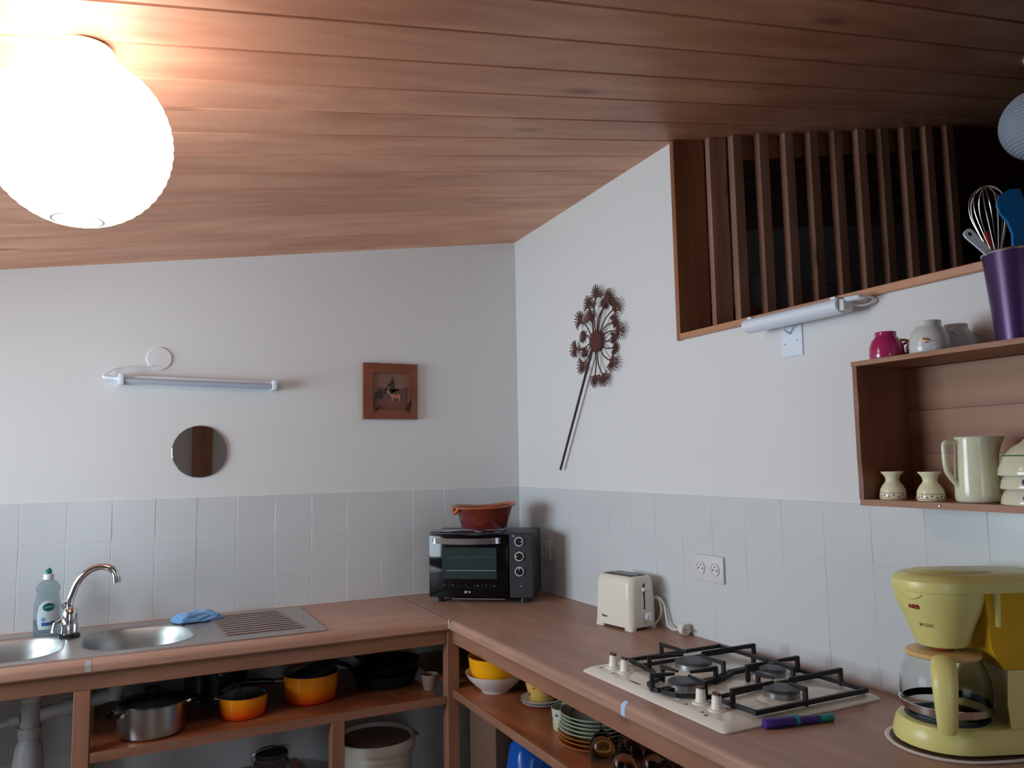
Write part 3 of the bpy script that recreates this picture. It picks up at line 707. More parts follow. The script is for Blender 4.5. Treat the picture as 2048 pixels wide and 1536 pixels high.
# ------------------------------------------------------------------ wall sockets
def socket_unit(parent, y, z):
    bm = BM(); vs = lathe(bm, [(.0205, -.004), (.0205, .0032), (.0195, .004), (.0180, .0035), (.0172, .0012), (0, .0012)], 32)
    for v in vs: v.co = Vector((-.0100 - v.co.z, y + v.co.x, z + v.co.y))
    u = obj('socket_well', bm, 'socket_plastic', parent)
    for dy, dz, r in ((-.0095, -.002, .0026), (.0095, -.002, .0026), (0, .008, .0022)):
        bm = BM(); vs = lathe(bm, [(0, 0), (r, 0), (r, .0006), (0, .0006)], 12)
        for v in vs: v.co = Vector((-.0113 - v.co.z, y + dy + v.co.x, z + dz + v.co.y))
        obj('pin_hole', bm, 'print_black', u)
so = thing('power_socket', 'white double power socket on the tiles above the hob', 'socket', (-.006, -1.361, 1.128))
obj('cover_plate', bx(-.0095, 0, -.070, .070, -.042, .042, .003, 2), 'socket_plastic', so)
socket_unit(so, .034, 0.000); socket_unit(so, -.034, 0.000)
s2 = thing('power_socket', 'white single power socket on the tiles behind the oven', 'socket', (-.006, -.275, 1.083))
obj('cover_plate', bx(-.0095, 0, -.040, .040, -.042, .042, .003, 2), 'socket_plastic', s2); socket_unit(s2, 0, 0)
# ------------------------------------------------------------------ gas hob
hb = thing('gas_hob', 'cream enamel gas hob with four burners and black pan grates', 'hob', (0, 0, CT))
HX0, HX1, HY0, HY1 = -.551, -.064, -2.028, -1.447
hx, hy, hw_, hd_ = (HX0 + HX1) / 2, (HY0 + HY1) / 2, HX1 - HX0, HY1 - HY0
bm = BM(); loft(bm, [rrect(hw_, hd_, .016, .0005, 4, hx, hy), rrect(hw_, hd_, .016, .0035, 4, hx, hy), rrect(hw_ - .006, hd_ - .006, .015, .006, 4, hx, hy), rrect(hw_ - .03, hd_ - .036, .015, .0135, 4, hx, hy), rrect(hw_ - .045, hd_ - .05, .014, .015, 4, hx, hy)])
obj('hob_plate', bm, 'hob_enamel', hb, smooth=40)
burn = [(-.312, -1.638, .046), (-.456, -1.775, .035), (-.188, -1.800, .030), (-.297, -1.938, .039)]
for (x, y, r) in burn:
    bu = obj('burner', lt([(0, .0152), (r + .022, .0152), (r + .018, .018), (r + .006, .0195), (r + .002, .021), (r + .001, .034), (0, .034)], 32, cx=x, cy=y), 'hob_enamel', hb)
    obj('burner_ring', lt([(r - .004, .0212), (r + .0025, .0212), (r + .0025, .0338), (r - .004, .0338)], 36, cx=x, cy=y, close=True), 'burner_alu', bu)
    obj('burner_cap', lt([(0, .0345), (r + .003, .0345), (r + .0035, .0375), (r - .001, .041), (0, .042)], 36, cx=x, cy=y), 'burner_cap', bu)
    obj('igniter', tb([(x + .6 * (r + .012), y - .8 * (r + .012), .018), (x + .6 * (r + .012), y - .8 * (r + .012), .033)], .0022, 8), 'white_plastic', bu)
def bar(bm, p, q, hgt=.0085, wid=.0052, taper=1.0):
    p = Vector(p); q = Vector(q); d = (q - p); d.z = 0; d.normalize(); nrm = Vector((-d.y, d.x, 0)) * wid / 2; up = Vector((0, 0, hgt / 2))
    A = [p + nrm + up, p - nrm + up, p - nrm - up, p + nrm - up]
    upq = up * taper; B = [q + nrm * taper + up, q - nrm * taper + up, q - nrm * taper + up - 2 * upq, q + nrm * taper + up - 2 * upq]
    va = [bm.verts.new(v) for v in A]; vb = [bm.verts.new(v) for v in B]
    for i in range(4): bm.faces.new((va[i], va[(i + 1) % 4], vb[(i + 1) % 4], vb[i]))
    bm.faces.new(va[::-1]); bm.faces.new(vb)
def finger(parent, base, tip):
    bx_, by_ = base; tx, ty = tip
    bm = BM(); d = Vector((tx - bx_, ty - by_, 0)).normalized()
    box_p = Vector((bx_, by_, 0))
    # upright post
    n_ = Vector((-d.y, d.x, 0)) * .0038; t_ = d * .0050
    lo = [box_p + n_ - t_, box_p - n_ - t_, box_p - n_ + t_, box_p + n_ + t_]
    a = [bm.verts.new((v.x, v.y, .0165)) for v in lo]; b = [bm.verts.new((v.x, v.y, .058)) for v in lo]
    for i in range(4): bm.faces.new((a[i], a[(i + 1) % 4], b[(i + 1) % 4], b[i]))
    bm.faces.new(a[::-1]); bm.faces.new(b)
    bar(bm, (bx_ - d.x * .004, by_ - d.y * .004, .0530), (tx, ty, .0530), .0115, .0075, .55)
    obj('pan_support', bm, 'grate_iron', parent, smooth=0)
def grate_frame(parent, pts, closed=True):
    bm = BM(); n = len(pts)
    for i in range(n if closed else n - 1):
        a, b = pts[i], pts[(i + 1) % n]
        d = (Vector(b) - Vector(a)).normalized() * .0025
        bar(bm, (a[0] - d.x, a[1] - d.y, .0235), (b[0] + d.x, b[1] + d.y, .0235), .010, .0080)
    obj('grate_frame', bm, 'grate_iron', parent, smooth=0)
g1 = thing('pan_grate', 'black pan grate over the half of the hob nearest the toaster', 'grate', (0, 0, CT))
arc = [(-.446 - .082 * math.sin(a), -1.757 + .082 * math.cos(a)) for a in [PI * i / 14 for i in range(1, 8)]]
f1 = [(-.100, -1.500), (-.420, -1.500), (-.446, -1.560), (-.440, -1.675)] + arc + [(-.400, -1.768), (-.100, -1.716)]
grate_frame(g1, [(-.100, -1.497), (-.424, -1.497), (-.436, -1.620), (-.468, -1.690), (-.515, -1.712), (-.531, -1.757), (-.528, -1.768), (-.345, -1.757), (-.268, -1.728), (-.100, -1.722)])
g2 = thing('pan_grate', 'black pan grate over the half of the hob nearest the coffee maker', 'grate', (0, 0, CT))
grate_frame(g2, [(-.100, -1.733), (-.265, -1.739), (-.340, -1.769), (-.525, -1.781), (-.515, -1.822), (-.470, -1.850), (-.452, -1.872), (-.445, -2.008), (-.100, -2.012)])
for gi, (bxy, fs) in enumerate((
    (burn[0], [((-.312, -1.497), g1), ((-.430, -1.600), g1), ((-.100, -1.640), g1), ((-.300, -1.742), g1)]),
    (burn[1], [((-.528, -1.745), g1), ((-.455, -1.690), g1), ((-.352, -1.772), g2), ((-.462, -1.862), g2)]),
    (burn[2], [((-.188, -1.732), g2), ((-.272, -1.800), g2), ((-.100, -1.800), g2), ((-.190, -1.872), g2)]),
    (burn[3], [((-.297, -1.862), g2), ((-.447, -1.938), g2), ((-.100, -1.938), g2), ((-.297, -2.010), g2)]))):
    x, y, r = bxy
    for (b_, g) in fs:
        d = Vector((x - b_[0], y - b_[1])); L_ = d.length; d.normalize(); tip = (x - d.x * r * .62, y - d.y * r * .62)
        finger(g, b_, tip)
for (a, b, g) in (((-.100, -1.560), (-.424, -1.560), g1), ((-.240, -1.865), (-.448, -1.880), g2), ((-.100, -1.868), (-.240, -1.865), g2)):
    bm = BM(); bar(bm, (a[0], a[1], .0235), (b[0], b[1], .0235), .009, .0065); obj('cross_bar', bm, 'grate_iron', g, smooth=0)
for x, y in ((-.486, -1.512), (-.486, -1.566), (-.484, -1.872), (-.487, -1.930)):
    bm = BM(); lathe(bm, [(0, .0148), (.021, .0148), (.0205, .0175), (.014, .019), (.0125, .024), (.0105, .046), (.009, .048), (0, .048)], 28, x, y)
    kn = obj('knob', bm, 'knob_cream', hb)
    bm = BM(); box(bm, x - .0045, x + .0045, y - .011, y + .011, .0475, .0535, .0012, 1); obj('knob_grip', bm, 'brown_print', kn, smooth=0)
for x, y in ((-.517, -1.497), (-.520, -1.560), (-.520, -1.862), (-.525, -1.925), (-.532, -1.945)):
    obj('burner_symbol', bx(x - .004, x + .004, y - .004, y + .004, .0146, .0153), 'print_olive', hb, smooth=0)
obj('brand_mark', (lambda b: ([setattr(v, 'co', Vector((-.520 + v.co.x, -1.662 + v.co.y, .0147 + v.co.z))) for v in lathe(b, [(0, 0), (.004, 0), (.004, .0006), (0, .0006)], 20, ey=6.0)], b)[1])(BM()), 'print_olive', hb)
# gas lighter
p0, p1 = Vector((-.452, -2.040, CT)), Vector((-.284, -2.074, CT)); da = math.atan2(p1.y - p0.y, p1.x - p0.x)
gl = thing('gas_lighter', 'purple and turquoise gas lighter lying beside the hob', 'lighter', (p0.x, p0.y, CT), da)
def rod(name, x0, x1, w0, w1, h, m):
    def sec(x, wd): return [(x, q[0], q[1] + .0003) for q in [(wd * math.cos(2 * PI * i / 16), h / 2 + h / 2 * math.sin(2 * PI * i / 16)) for i in range(16)]]
    bm = BM(); loft(bm, [sec(x0, w0 * .8), sec(x0 + .003, w0), sec(x1 - .003, w1), sec(x1, w1 * .85)]); return obj(name, bm, m, gl, smooth=40)
rod('handle', 0, .072, .0125, .0125, .021, 'purple_plastic'); rod('collar', .0722, .083, .013, .013, .0225, 'teal_plastic')
rod('barrel', .0832, .135, .0095, .009, .017, 'purple_plastic'); rod('tip', .1352, .171, .0088, .0085, .0165, 'teal_plastic')
bm = BM(); lathe(bm, [(0, 0), (.0012, 0), (.0012, .0005), (0, .0005)], 8)
# ------------------------------------------------------------------ coffee maker
ca = math.atan2(-.37, .93)
tv = thing('trivet', 'white rimmed dark trivet under the coffee maker', 'trivet', (-.190, -2.280, CT), ca)
def stad(r, x0, x1, z, n=14):     # stadium outline along local x
    p = [(x1 + r * math.cos(a), r * math.sin(a), z) for a in [-PI / 2 + PI * i / n for i in range(n + 1)]]
    return p + [(x0 + r * math.cos(a), r * math.sin(a), z) for a in [PI / 2 + PI * i / n for i in range(n + 1)]]
bm = BM(); loft(bm, [stad(.108, 0, .05, .0005), stad(.116, 0, .05, .001), stad(.118, 0, .05, .004), stad(.114, 0, .05, .006), stad(.110, 0, .05, .0045)]); obj('rim', bm, 'white_china', tv, smooth=50)
bm = BM(); loft(bm, [stad(.108, 0, .05, .0046), stad(.108, 0, .05, .0056)]); obj('pad', bm, 'brown_print', tv, smooth=40)
cm = thing('coffee_maker', 'pale yellow filter coffee maker with glass jug and amber water tank', 'coffee maker', (-.190, -2.280, CT + .0058), ca)
obj('base', (lambda b: (loft(b, [stad(.092, 0, .13, 0), stad(.100, 0, .13, .004), stad(.102, 0, .13, .014), stad(.096, 0, .13, .036), stad(.091, 0, .13, .046), stad(.086, 0, .13, .0475)]), b)[1])(BM()), 'yellow_plastic', cm, smooth=40)
obj('hot_plate', lt([(0, .0478), (.076, .0478), (.078, .0500), (.070, .0515), (0, .0515)], 40), 'charcoal', cm)
bm = BM()
def dshape(x0, x1, hw2, z, n=10, conc=.0):   # body behind the jug, hollow towards it
    p = [(x1 - hw2 * .9 + hw2 * .9 * math.cos(a), hw2 * math.sin(a), z) for a in [-PI / 2 + PI * i / n for i in range(n + 1)]]
    return p + [(x0 + conc * (1 - (2 * i / n - 1) ** 2), hw2 - 2 * hw2 * i / n, z) for i in range(n + 1)]
loft(bm, [dshape(.070, .225, .090, .047, conc=.028), dshape(.070, .222, .085, .09, conc=.028), dshape(.080, .215, .075, .12, conc=.020), dshape(.088, .208, .068, .150, conc=.012)])
obj('body', bm, 'yellow_plastic', cm, smooth=40)
bm = BM(); loft(bm, [dshape(.082, .206, .066, .1505, conc=.006), dshape(.060, .205, .066, .190, conc=.004), dshape(.052, .200, .066, .302, conc=.004)]); tk = obj('water_tank', bm, 'amber_plastic', cm, smooth=40)
obj('tank_rib', tb([(.075, -.0685, .235), (.075, -.0685, .30)], [.005, .008], 10), 'yellow_plastic', tk)
# filter basket
fp = [(0, .188), (.020, .186), (.046, .190), (.050, .196), (.060, .225), (.074, .258), (.083, .285), (.085, .302)]
bm = BM(); lathe(bm, fp + [(0, .302)], 48); fb = obj('filter_basket', bm, 'yellow_plastic', cm, smooth=40)
obj('drip_valve', lt([(0, .172), (.006, .172), (.010, .178), (.022, .187), (0, .187)], 24), 'orange_brown', fb)
bm = BM(); loft(bm, [stad(.0865, 0, .128, .3025), stad(.0880, 0, .128, .310), stad(.086, 0, .128, .322), stad(.074, 0, .126, .332), stad(.055, 0, .12, .336)]); ld = obj('lid', bm, 'yellow_plastic', cm, smooth=40)
bm = BM(); loft(bm, [stad(.050, -.005, .055, .3362, 12), stad(.046, -.005, .055, .3385, 12)]); obj('lid_panel', bm, 'yellow_plastic', ld, smooth=40)
def rad(z):
    for (r0, z0), (r1, z1) in zip(fp[2:-1], fp[3:]):
        if z0 <= z <= z1: return r0 + (r1 - r0) * (z - z0) / (z1 - z0)
    return .085
# direction to the camera, in local angle
cang = math.atan2(CAM.y + 2.280, CAM.x + .190) - ca
def wrap(off, z0):
    def f(a, b, h):
        z = z0 + b - .0015 * (a / .01) * 0; r = rad(z) + h; an = cang - off + a / .08; return (r * math.cos(an), r * math.sin(an), z)
    return f
lettering('ASEB', .0115, 'print_red', fb, wrap(.78, .268), 'brand_lettering', bold=.0006)
lettering('IM DAY', .0105, 'print_olive', fb, wrap(.62, .232), 'model_lettering')
pth = []
for i in range(13):
    t = i / 12; an = cang - .98 + t * .62; z = .298 - .010 * math.sin(PI * t); pth.append(((rad(z) + .001) * math.cos(an), (rad(z) + .001) * math.sin(an), z))
obj('finger_grip', tb(pth, [.0006] + [.0022] * 11 + [.0006], 8), 'yellow_plastic', fb)
# glass jug
jg = thing('coffee_jug', 'glass coffee jug with cream handle on the coffee maker hot plate', 'jug', (-.190, -2.280, CT + .0058 + .0517), ca)
go = [(.0, .0), (.066, .0), (.074, .004), (.081, .020), (.0845, .045), (.083, .070), (.076, .095), (.068, .110), (.066, .116)]
gi = [(.0635, .116), (.0655, .110), (.0735, .094), (.0805, .070), (.082, .045), (.0785, .021), (.072, .0065), (.064, .003), (0, .003)]
obj('glass_body', lt(go + gi, 48), 'carafe_glass', jg, smooth=60)
obj('metal_band', lt([(.0805, .014), (.0842, .014), (.0868, .028), (.0832, .028)], 48, close=True), 'chrome', jg)
bm = BM(); lathe(bm, [(0, .1165), (.069, .1165), (.071, .120), (.068, .125), (.05, .129), (.03, .128), (0, .128)], 40); jl = obj('jug_lid', bm, 'tan_plastic', jg)
obj('lid_centre', lt([(0, .1282), (.022, .1282), (.018, .1315), (0, .132)], 24), 'orange_brown', jl)
hx_ = Vector((math.cos(cang), math.sin(cang), 0)); hn = Vector((-hx_.y, hx_.x, 0))
bm = BM(); secs = []
for (dist, z, w_, t_) in ((.062, .120, .020, .010), (.090, .121, .022, .011), (.112, .112, .023, .012), (.122, .085, .0225, .012), (.122, .045, .020, .011), (.116, .010, .018, .010), (.108, -.004, .016, .009)):
    c_ = hx_ * dist + Vector((0, 0, z)); secs.append((c_, w_, t_))
rr_ = []
for i, (c_, w_, t_) in enumerate(secs):
    tng = (secs[min(i + 1, len(secs) - 1)][0] - secs[max(i - 1, 0)][0]).normalized(); o_ = tng.cross(hn).normalized()
    rr_.append([tuple(c_ + hn * w_ * math.cos(2 * PI * k / 16) + o_ * t_ * math.sin(2 * PI * k / 16)) for k in range(16)])
loft(bm, rr_); obj('handle', bm, 'yellow_plastic', jg, smooth=50)
bm = BM(); tube(bm, [tuple(hx_ * .084 + Vector((0, 0, .021))), tuple(hx_ * .112 + Vector((0, 0, .020)))], .006, 10); obj('handle_bracket', bm, 'chrome', jg)
sw_ = obj('power_switch', (lambda b: ([setattr(v, 'co', Vector((.150 + v.co.x * 1.0, -.0905 - v.co.z, .063 + v.co.y))) for v in lathe(b, [(0, 0), (.011, 0), (.010, .004), (0, .004)], 24)], b)[1])(BM()), 'yellow_plastic', cm)
obj('switch_mark', bx(.148, .152, -.0955, -.0943, .061, .065), 'print_red', sw_, smooth=0)
# ------------------------------------------------------------------ wall crate
CY0, CX1, CZ0, CZ1, CLEN = -2.100, -.190, 1.368, 1.699, .60
cr_ = thing('wall_crate', 'old wooden crate hung on the right wall as an open shelf', 'shelf', (0, CY0, CZ0))
ch_ = CZ1 - CZ0
def rough_box(x0, x1, y0, y1, z0, z1, cuts=6):
    bm = bx(x0, x1, y0, y1, z0, z1)
    ax = max(((abs(x1 - x0), 0), (abs(y1 - y0), 1), (abs(z1 - z0), 2)))[1]
    es = [e for e in bm.edges if abs((e.verts[0].co - e.verts[1].co)[ax]) > .05]
    bmesh.ops.subdivide_edges(bm, edges=es, cuts=cuts)
    for v in bm.verts:
        if v.co.x < (x0 + x1) / 2: v.co.x += random.uniform(-.0015, .0015)
    return bm
obj('top_board', rough_box(CX1, -.002, -CLEN, .001, ch_ - .011, ch_), 'crate_wood_y', cr_, smooth=0)
obj('bottom_board', rough_box(CX1 + .002, -.007, -CLEN, 0, 0, .014), 'crate_wood_y', cr_, smooth=0)
obj('side_board', rough_box(CX1 + .001, -.007, -.012, 0, .0145, ch_ - .0115), 'crate_wood_z', cr_, smooth=0)
obj('side_board', rough_box(CX1 + .001, -.007, -CLEN, -CLEN + .012, .0145, ch_ - .0115), 'crate_wood_z', cr_, smooth=0)
for i in range(3):
    z0 = .0146 + i * (ch_ - .026) / 3
    obj('back_board', bx(-.016, -.0075, -CLEN + .0125, -.0125, z0, z0 + (ch_ - .026) / 3 - .0012), 'crate_wood_y', cr_, smooth=0)
bm = BM(); vs = lathe(bm, [(0, 0), (.0024, 0), (.0018, .0012), (0, .0014)], 10)
for v in vs: v.co = Vector((CX1 + .001 - v.co.z, -.195 + v.co.x, .007 + v.co.y))
obj('nail_head', bm, 'steel', cr_)
ZT, ZB = CZ1 + .0004, CZ0 + .0144
# ------------------------------------------------------------------ cups on the crate (turned upside down)
def cup(name, label, loc, s, m, hm, hang, sprig=None):
    t = thing(name, label, 'cup', loc, 0)
    prof = [(.036, 0), (.0375, .004), (.038, .016), (.0365, .032), (.031, .046), (.0245, .054), (.0225, .057), (.0235, .062), (.0225, .066), (.0205, .0665), (.020, .063), (0, .063)]
    inn = [(0, .058), (.020, .054), (.029, .045), (.0345, .031), (.036, .016), (.0355, .004)]
    obj('cup_body', lt([(r * s, z * s) for r, z in prof[:]], 40), m, t, smooth=50)
    h = Vector((math.cos(hang), math.sin(hang), 0))
    pts = [(h * (.030 * s)) + Vector((0, 0, .047 * s)), h * (.046 * s) + Vector((0, 0, .044 * s)), h * (.056 * s) + Vector((0, 0, .030 * s)), h * (.053 * s) + Vector((0, 0, .014 * s)), h * (.044 * s) + Vector((0, 0, .011 * s)), h * (.0375 * s) + Vector((0, 0, .016 * s))]
    obj('handle', tb(smoothpath(pts, 6), .0032 * s, 10), hm, t)
    if sprig:
        def onc(a, b, h_):
            z = b; r = .0372 * s + h_; an = sprig + a / .037; return (r * math.cos(an), r * math.sin(an), z)
        patch('sprig', [(-.014, .030), (-.004, .027), (.006, .024), (.016, .022), (.006, .0255), (.002, .030), (-.002, .0275), (-.008, .033)], 'gold', t, onc, -.0008, .0005)
        patch('blossom', [(-.002 + .004 * math.cos(2 * PI * i / 10), .020 + .004 * math.sin(2 * PI * i / 10)) for i in range(10)], 'pink_china', t, onc, -.0008, .0005)
    return t
hr = math.atan2(-.444, .896)
cup('teacup', 'dark pink teacup with gilt handle, upside down on the crate', (-.125, -2.146, ZT), 1.0, 'pink_china', 'gold', hr - .25)
cup('teacup', 'second dark pink teacup half hidden behind the white cup', (-.055, -2.186, ZT), .95, 'pink_china', 'pink_china', hr + 2.2)
cup('teacup', 'white teacup with a painted sprig, upside down on the crate', (-.130, -2.258, ZT), 1.1, 'china_grey', 'china_grey', hr - .2, hr - 2.15)
cup('teacup', 'plain white teacup standing behind the sprigged one', (-.058, -2.272, ZT), 1.02, 'china_grey', 'china_grey', hr - .1)
# ------------------------------------------------------------------ utensil pot
pt = thing('utensil_pot', 'tall purple metal pot holding kitchen utensils on the crate', 'pot', (-.112, -2.440, ZT))
obj('pot_body', lt([(0, 0), (.040, 0), (.042, .002), (.056, .180), (.0545, .180), (.0405, .004), (0, .004)], 48), 'purple_tin', pt, smooth=40)
obj('pot_rim', lt([(.0545, .180), (.0575, .179), (.0585, .1815), (.0575, .184), (.0545, .1835)], 48, close=True), 'steel', pt)
px_, py_, pz_ = -.112, -2.440, ZT
wk = thing('whisk', 'steel balloon whisk standing in the purple pot', 'whisk', (px_ - .010, py_ + .012, pz_ + .006))
ax_ = Vector((-.03, .075, 1)).normalized(); u_ = ax_.cross(Vector((0, 0, 1))).normalized(); v_ = ax_.cross(u_)
obj('handle', tb([ax_ * .0, ax_ * .16], [.006, .007], 12), 'steel', wk)
for i in range(5):
    a = PI * i / 5; d = u_ * math.cos(a) + v_ * math.sin(a); pts = []
    for t, wd in ((.155, .004), (.19, .012), (.235, .026), (.27, .0335), (.30, .030), (.318, .016), (.324, 0)): pts.append(ax_ * t + d * wd)
    for t, wd in ((.318, .016), (.30, .030), (.27, .0335), (.235, .026), (.19, .012), (.155, .004)): pts.append(ax_ * t - d * wd)
    obj('wire', tb(smoothpath(pts, 4), .0011, 6), 'steel', wk)
ls = thing('serving_spoon', 'pale blue spoon handle with a hole leaning out of the pot', 'spoon', (px_ + .036, py_ - .018, pz_ + .085))
dv = (Vector((px_ - .084, py_ + .042, pz_ + .230)) - Vector((px_ + .036, py_ - .018, pz_ + .085))); dl = dv.length; dn = dv.normalized()
sd = dn.cross(Vector((cf.x, cf.y, 0))).normalized(); nn = dn.cross(sd)
bm = BM(); outl = []
for t, w_ in ((0, .006), (.6, .0065), (.86, .009), (.95, .0105), (.985, .0085), (1.0, .004)): outl.append((t * dl, w_))
poly_ = [(a, b) for a, b in outl] + [(a, -b) for a, b in outl[::-1]]
prism(bm, poly_, -.0022, .0022, lambda a, b, h: tuple(dn * a + sd * b + nn * h)); obj('spoon_handle', bm, 'spoon_white', ls, smooth=30)
bm = BM(); vs = lathe(bm, [(0, -.0026), (.0032, -.0026), (.0032, .0026), (0, .0026)], 16)
for v in vs: v.co = dn * (dl * .945) + dn * v.co.x * 1.5 + sd * v.co.y + nn * v.co.z
obj('hanging_hole', bm, 'print_black', ls)
rs = thing('wooden_spoon', 'red handled utensil leaning in the purple pot', 'utensil', (px_ - .004, py_ - .004, pz_ + .005))
dv = Vector((-.006, .050, .232)); obj('grip', tb([dv * .62, dv * .70, dv * .95, dv * 1.0], [.006, .0085, .008, .005], 12), 'red_handle', rs); obj('shaft', tb([dv * 0, dv * .62], .004, 8), 'steel', rs)
bs = thing('spatula', 'large blue silicone spatula standing in the purple pot', 'spatula', (px_ - .012, py_ - .010, pz_ + .005))
bm = BM(); sdv = Vector((.93, -.37, 0)); nv = Vector((.37, .93, 0))
ol = [(-.012, .0), (.010, .0), (.016, .17), (.020, .21), (.040, .24), (.062, .275), (.060, .31), (.038, .318), (.032, .300), (.024, .298), (.020, .316), (.000, .314), (-.020, .300), (-.026, .280), (-.022, .262), (-.010, .245), (-.004, .22), (-.008, .17)]
prism(bm, ol, -.003, .003, lambda a, b, h: tuple(sdv * (a * 1.15 + .012) + Vector((-.010, .008, 0)) * (b / .3) + nv * h + Vector((0, 0, b * .97))))
bmesh.ops.triangulate(bm, faces=[f for f in bm.faces if len(f.verts) > 4]); obj('blade', bm, 'blue_silicone', bs, smooth=30)
# ------------------------------------------------------------------ crockery inside the crate
def small_vase(label, y):
    t = thing('vase', label, 'vase', (-.142, y, ZB))
    pf = [(0, 0), (.0265, 0), (.028, .003), (.0282, .010), (.0262, .022), (.021, .032), (.0150, .039), (.0140, .044), (.0165, .052), (.0235, .0605), (.0235, .062), (.0215, .0615), (.012, .050), (0, .050)]
    obj('vase_body', lt(pf, 36), 'ivory_china', t, smooth=50)
    for z in (.0035, .0145): obj('painted_line', lt([(.0280, z), (.0285, z), (.0284, z + .0008), (.0279, z + .0008)], 36, close=True), 'red_print', t)
    for i in range(18):
        a = 2 * PI * i / 18
        bm = BM(); box(bm, -.0014, .0014, -.0006, .0006, -.0016, .0016)
        for v in bm.verts: v.co = Matrix.Rotation(a, 3, 'Z') @ Vector((.0283 - .0002, v.co.x, v.co.z * 1.0)) + Vector((0, 0, .0105 if i % 2 else .0078)) + Matrix.Rotation(a, 3, 'Z') @ Vector((v.co.y, 0, 0))
        obj('painted_leaf', bm, 'blue_print' if i % 2 else 'red_print', t, smooth=0)
small_vase('small ivory vase with a painted band, nearest the crate side', -2.152)
small_vase('small ivory vase with a painted band, between its twin and the jug', -2.244)
jv = thing('milk_jug', 'tall cream china jug with angular handle in the crate', 'jug', (-.125, -2.338, ZB))
jp = [(0, 0), (.038, 0), (.0415, .004), (.0425, .012), (.0415, .05), (.0395, .08), (.0385, .10), (.0378, .115), (.0370, .132), (.0375, .134), (.0350, .134), (.0358, .115), (.036, .10), (.037, .08), (.039, .05), (.038, .01), (0, .008)]
bm = BM(); vs = lathe(bm, jp, 48)
dsp = Vector((math.cos(hr), math.sin(hr), 0))
for v in bm.verts:
    if v.co.z > .07:
        d = Vector((v.co.x, v.co.y, 0)).normalized(); c_ = max(0, d.dot(dsp)); k_ = c_ ** 7 * ((v.co.z - .07) / .064) ** 1.5
        v.co += dsp * .026 * k_ + Vector((0, 0, .001 * k_))
obj('jug_body', bm, 'jug_china', jv, smooth=50)
hp = [-dsp * .036 + Vector((0, 0, .123)), -dsp * .052 + Vector((0, 0, .1235)), -dsp * .063 + Vector((0, 0, .120)), -dsp * .064 + Vector((0, 0, .100)), -dsp * .062 + Vector((0, 0, .068)), -dsp * .054 + Vector((0, 0, .052)), -dsp * .040 + Vector((0, 0, .034))]
obj('handle', tb(smoothpath(hp, 4), .0055, 12), 'jug_china', jv)
bz = ZB
for i, (lab_, r, hgt, m2, step) in enumerate((
    ('cream bowl with a blue flower, lowest of the upturned stack', .070, .052, 'blue_print', .030), ('cream bowl with blue petals, middle of the upturned stack', .069, .052, 'blue_print', .026), ('cream bowl with green line and red motif, top of the stack', .072, .066, 'green_print', 0))):
    t = thing('china_bowl', lab_, 'bowl', (-.120, -2.462, bz + .0003), hr, 'upturned bowls in the crate')
    pf = [(r, 0), (r * 1.01, .003), (r * .97, .016), (r * .86, hgt * .55), (r * .66, hgt * .8), (r * .42, hgt * .97), (r * .38, hgt), (r * .36, hgt * 1.05), (r * .32, hgt * 1.05), (0, hgt * .98)]
    inn = [(0, hgt * .93), (r * .40, hgt * .92), (r * .64, hgt * .75), (r * .83, hgt * .5), (r * .94, .014), (r * .975, .001)]
    obj('bowl_body', lt(pf + inn, 48), 'jug_china', t, smooth=50)
    def onb(a, b, h, r=r, hgt=hgt):
        k_ = min(1, max(0, (b - .003) / (hgt * .55 - .003))); rr = r * (1.008 - .148 * k_ ** 1.9) + h; an = -2.25 + a / r; return (rr * math.cos(an), rr * math.sin(an), b)
    if i < 2: patch('painted_flower', [(-.010 + .018 * math.cos(2 * PI * k / 14), .014 + .010 * math.sin(2 * PI * k / 14)) for k in range(14)], m2, t, onb, -.0020, .0014)
    else:
        z_ = hgt * .56; obj('painted_line', lt([(r * .855, z_), (r * .868, z_), (r * .850, z_ + .0025), (r * .838, z_ + .0025)], 48, close=True), 'green_print', t)
        patch('painted_curl', [(-.004, .010), (.004, .014), (.010, .022), (.018, .026), (.026, .029), (.024, .026), (.014, .022), (.008, .012), (.0, .007), (-.006, .009)], 'red_print', t, onb, -.0020, .0014)
        patch('painted_leaf', [(.018, .008), (.024, .009), (.026, .020), (.022, .024), (.018, .018)], 'green_print', t, onb, -.0020, .0014)
        patch('painted_leaf', [(-.012, .012), (-.006, .016), (-.004, .026), (-.009, .024), (-.013, .018)], 'brown_print', t, onb, -.0020, .0014)
    bz += step
# ------------------------------------------------------------------ lamps, mirror, picture, flower on the walls
lf = thing('tube_lamp', 'white tube lamp with cable plate on the back wall above the mirror', 'lamp', (-1.4405, 0, 1.817), math.radians(0))
tl_ = math.radians(.9)
def tilt(bm):
    bmesh.ops.rotate(bm, verts=bm.verts[:], cent=(0, 0, 0), matrix=Matrix.Rotation(tl_, 3, 'Y')); return bm
obj('housing', tilt(bx(-.285, .285, -.040, -.001, -.003, .016, .003, 2)), 'lamp_plastic', lf)
obj('tube', tilt(tb([(-.272, -.050, -.006), (.272, -.050, -.006)], .0115, 16)), 'tube_glass', lf)
for x in (-1, 1): obj('end_cap', tilt(bx(x * .284 - .010, x * .284 + .010, -.066, -.001, -.020, .020, .004, 2)), 'lamp_plastic', lf)
obj('switch_stub', tb([(-.294, -.03, .008), (-.340, -.03, .012), (-.346, -.03, .018)], [.008, .009, .006], 12), 'lamp_plastic', lf)
obj('cable', tb(smoothpath([(-.344, -.026, .020), (-.300, -.012, .050), (-.240, -.008, .056), (-.190, -.006, .060), (-.172, -.006, .064)], 6), .0028, 8), 'white_plastic', lf)
bm = BM(); vs = lathe(bm, [(0, 0), (.047, 0), (.047, .003), (.044, .0055), (0, .0065)], 40)
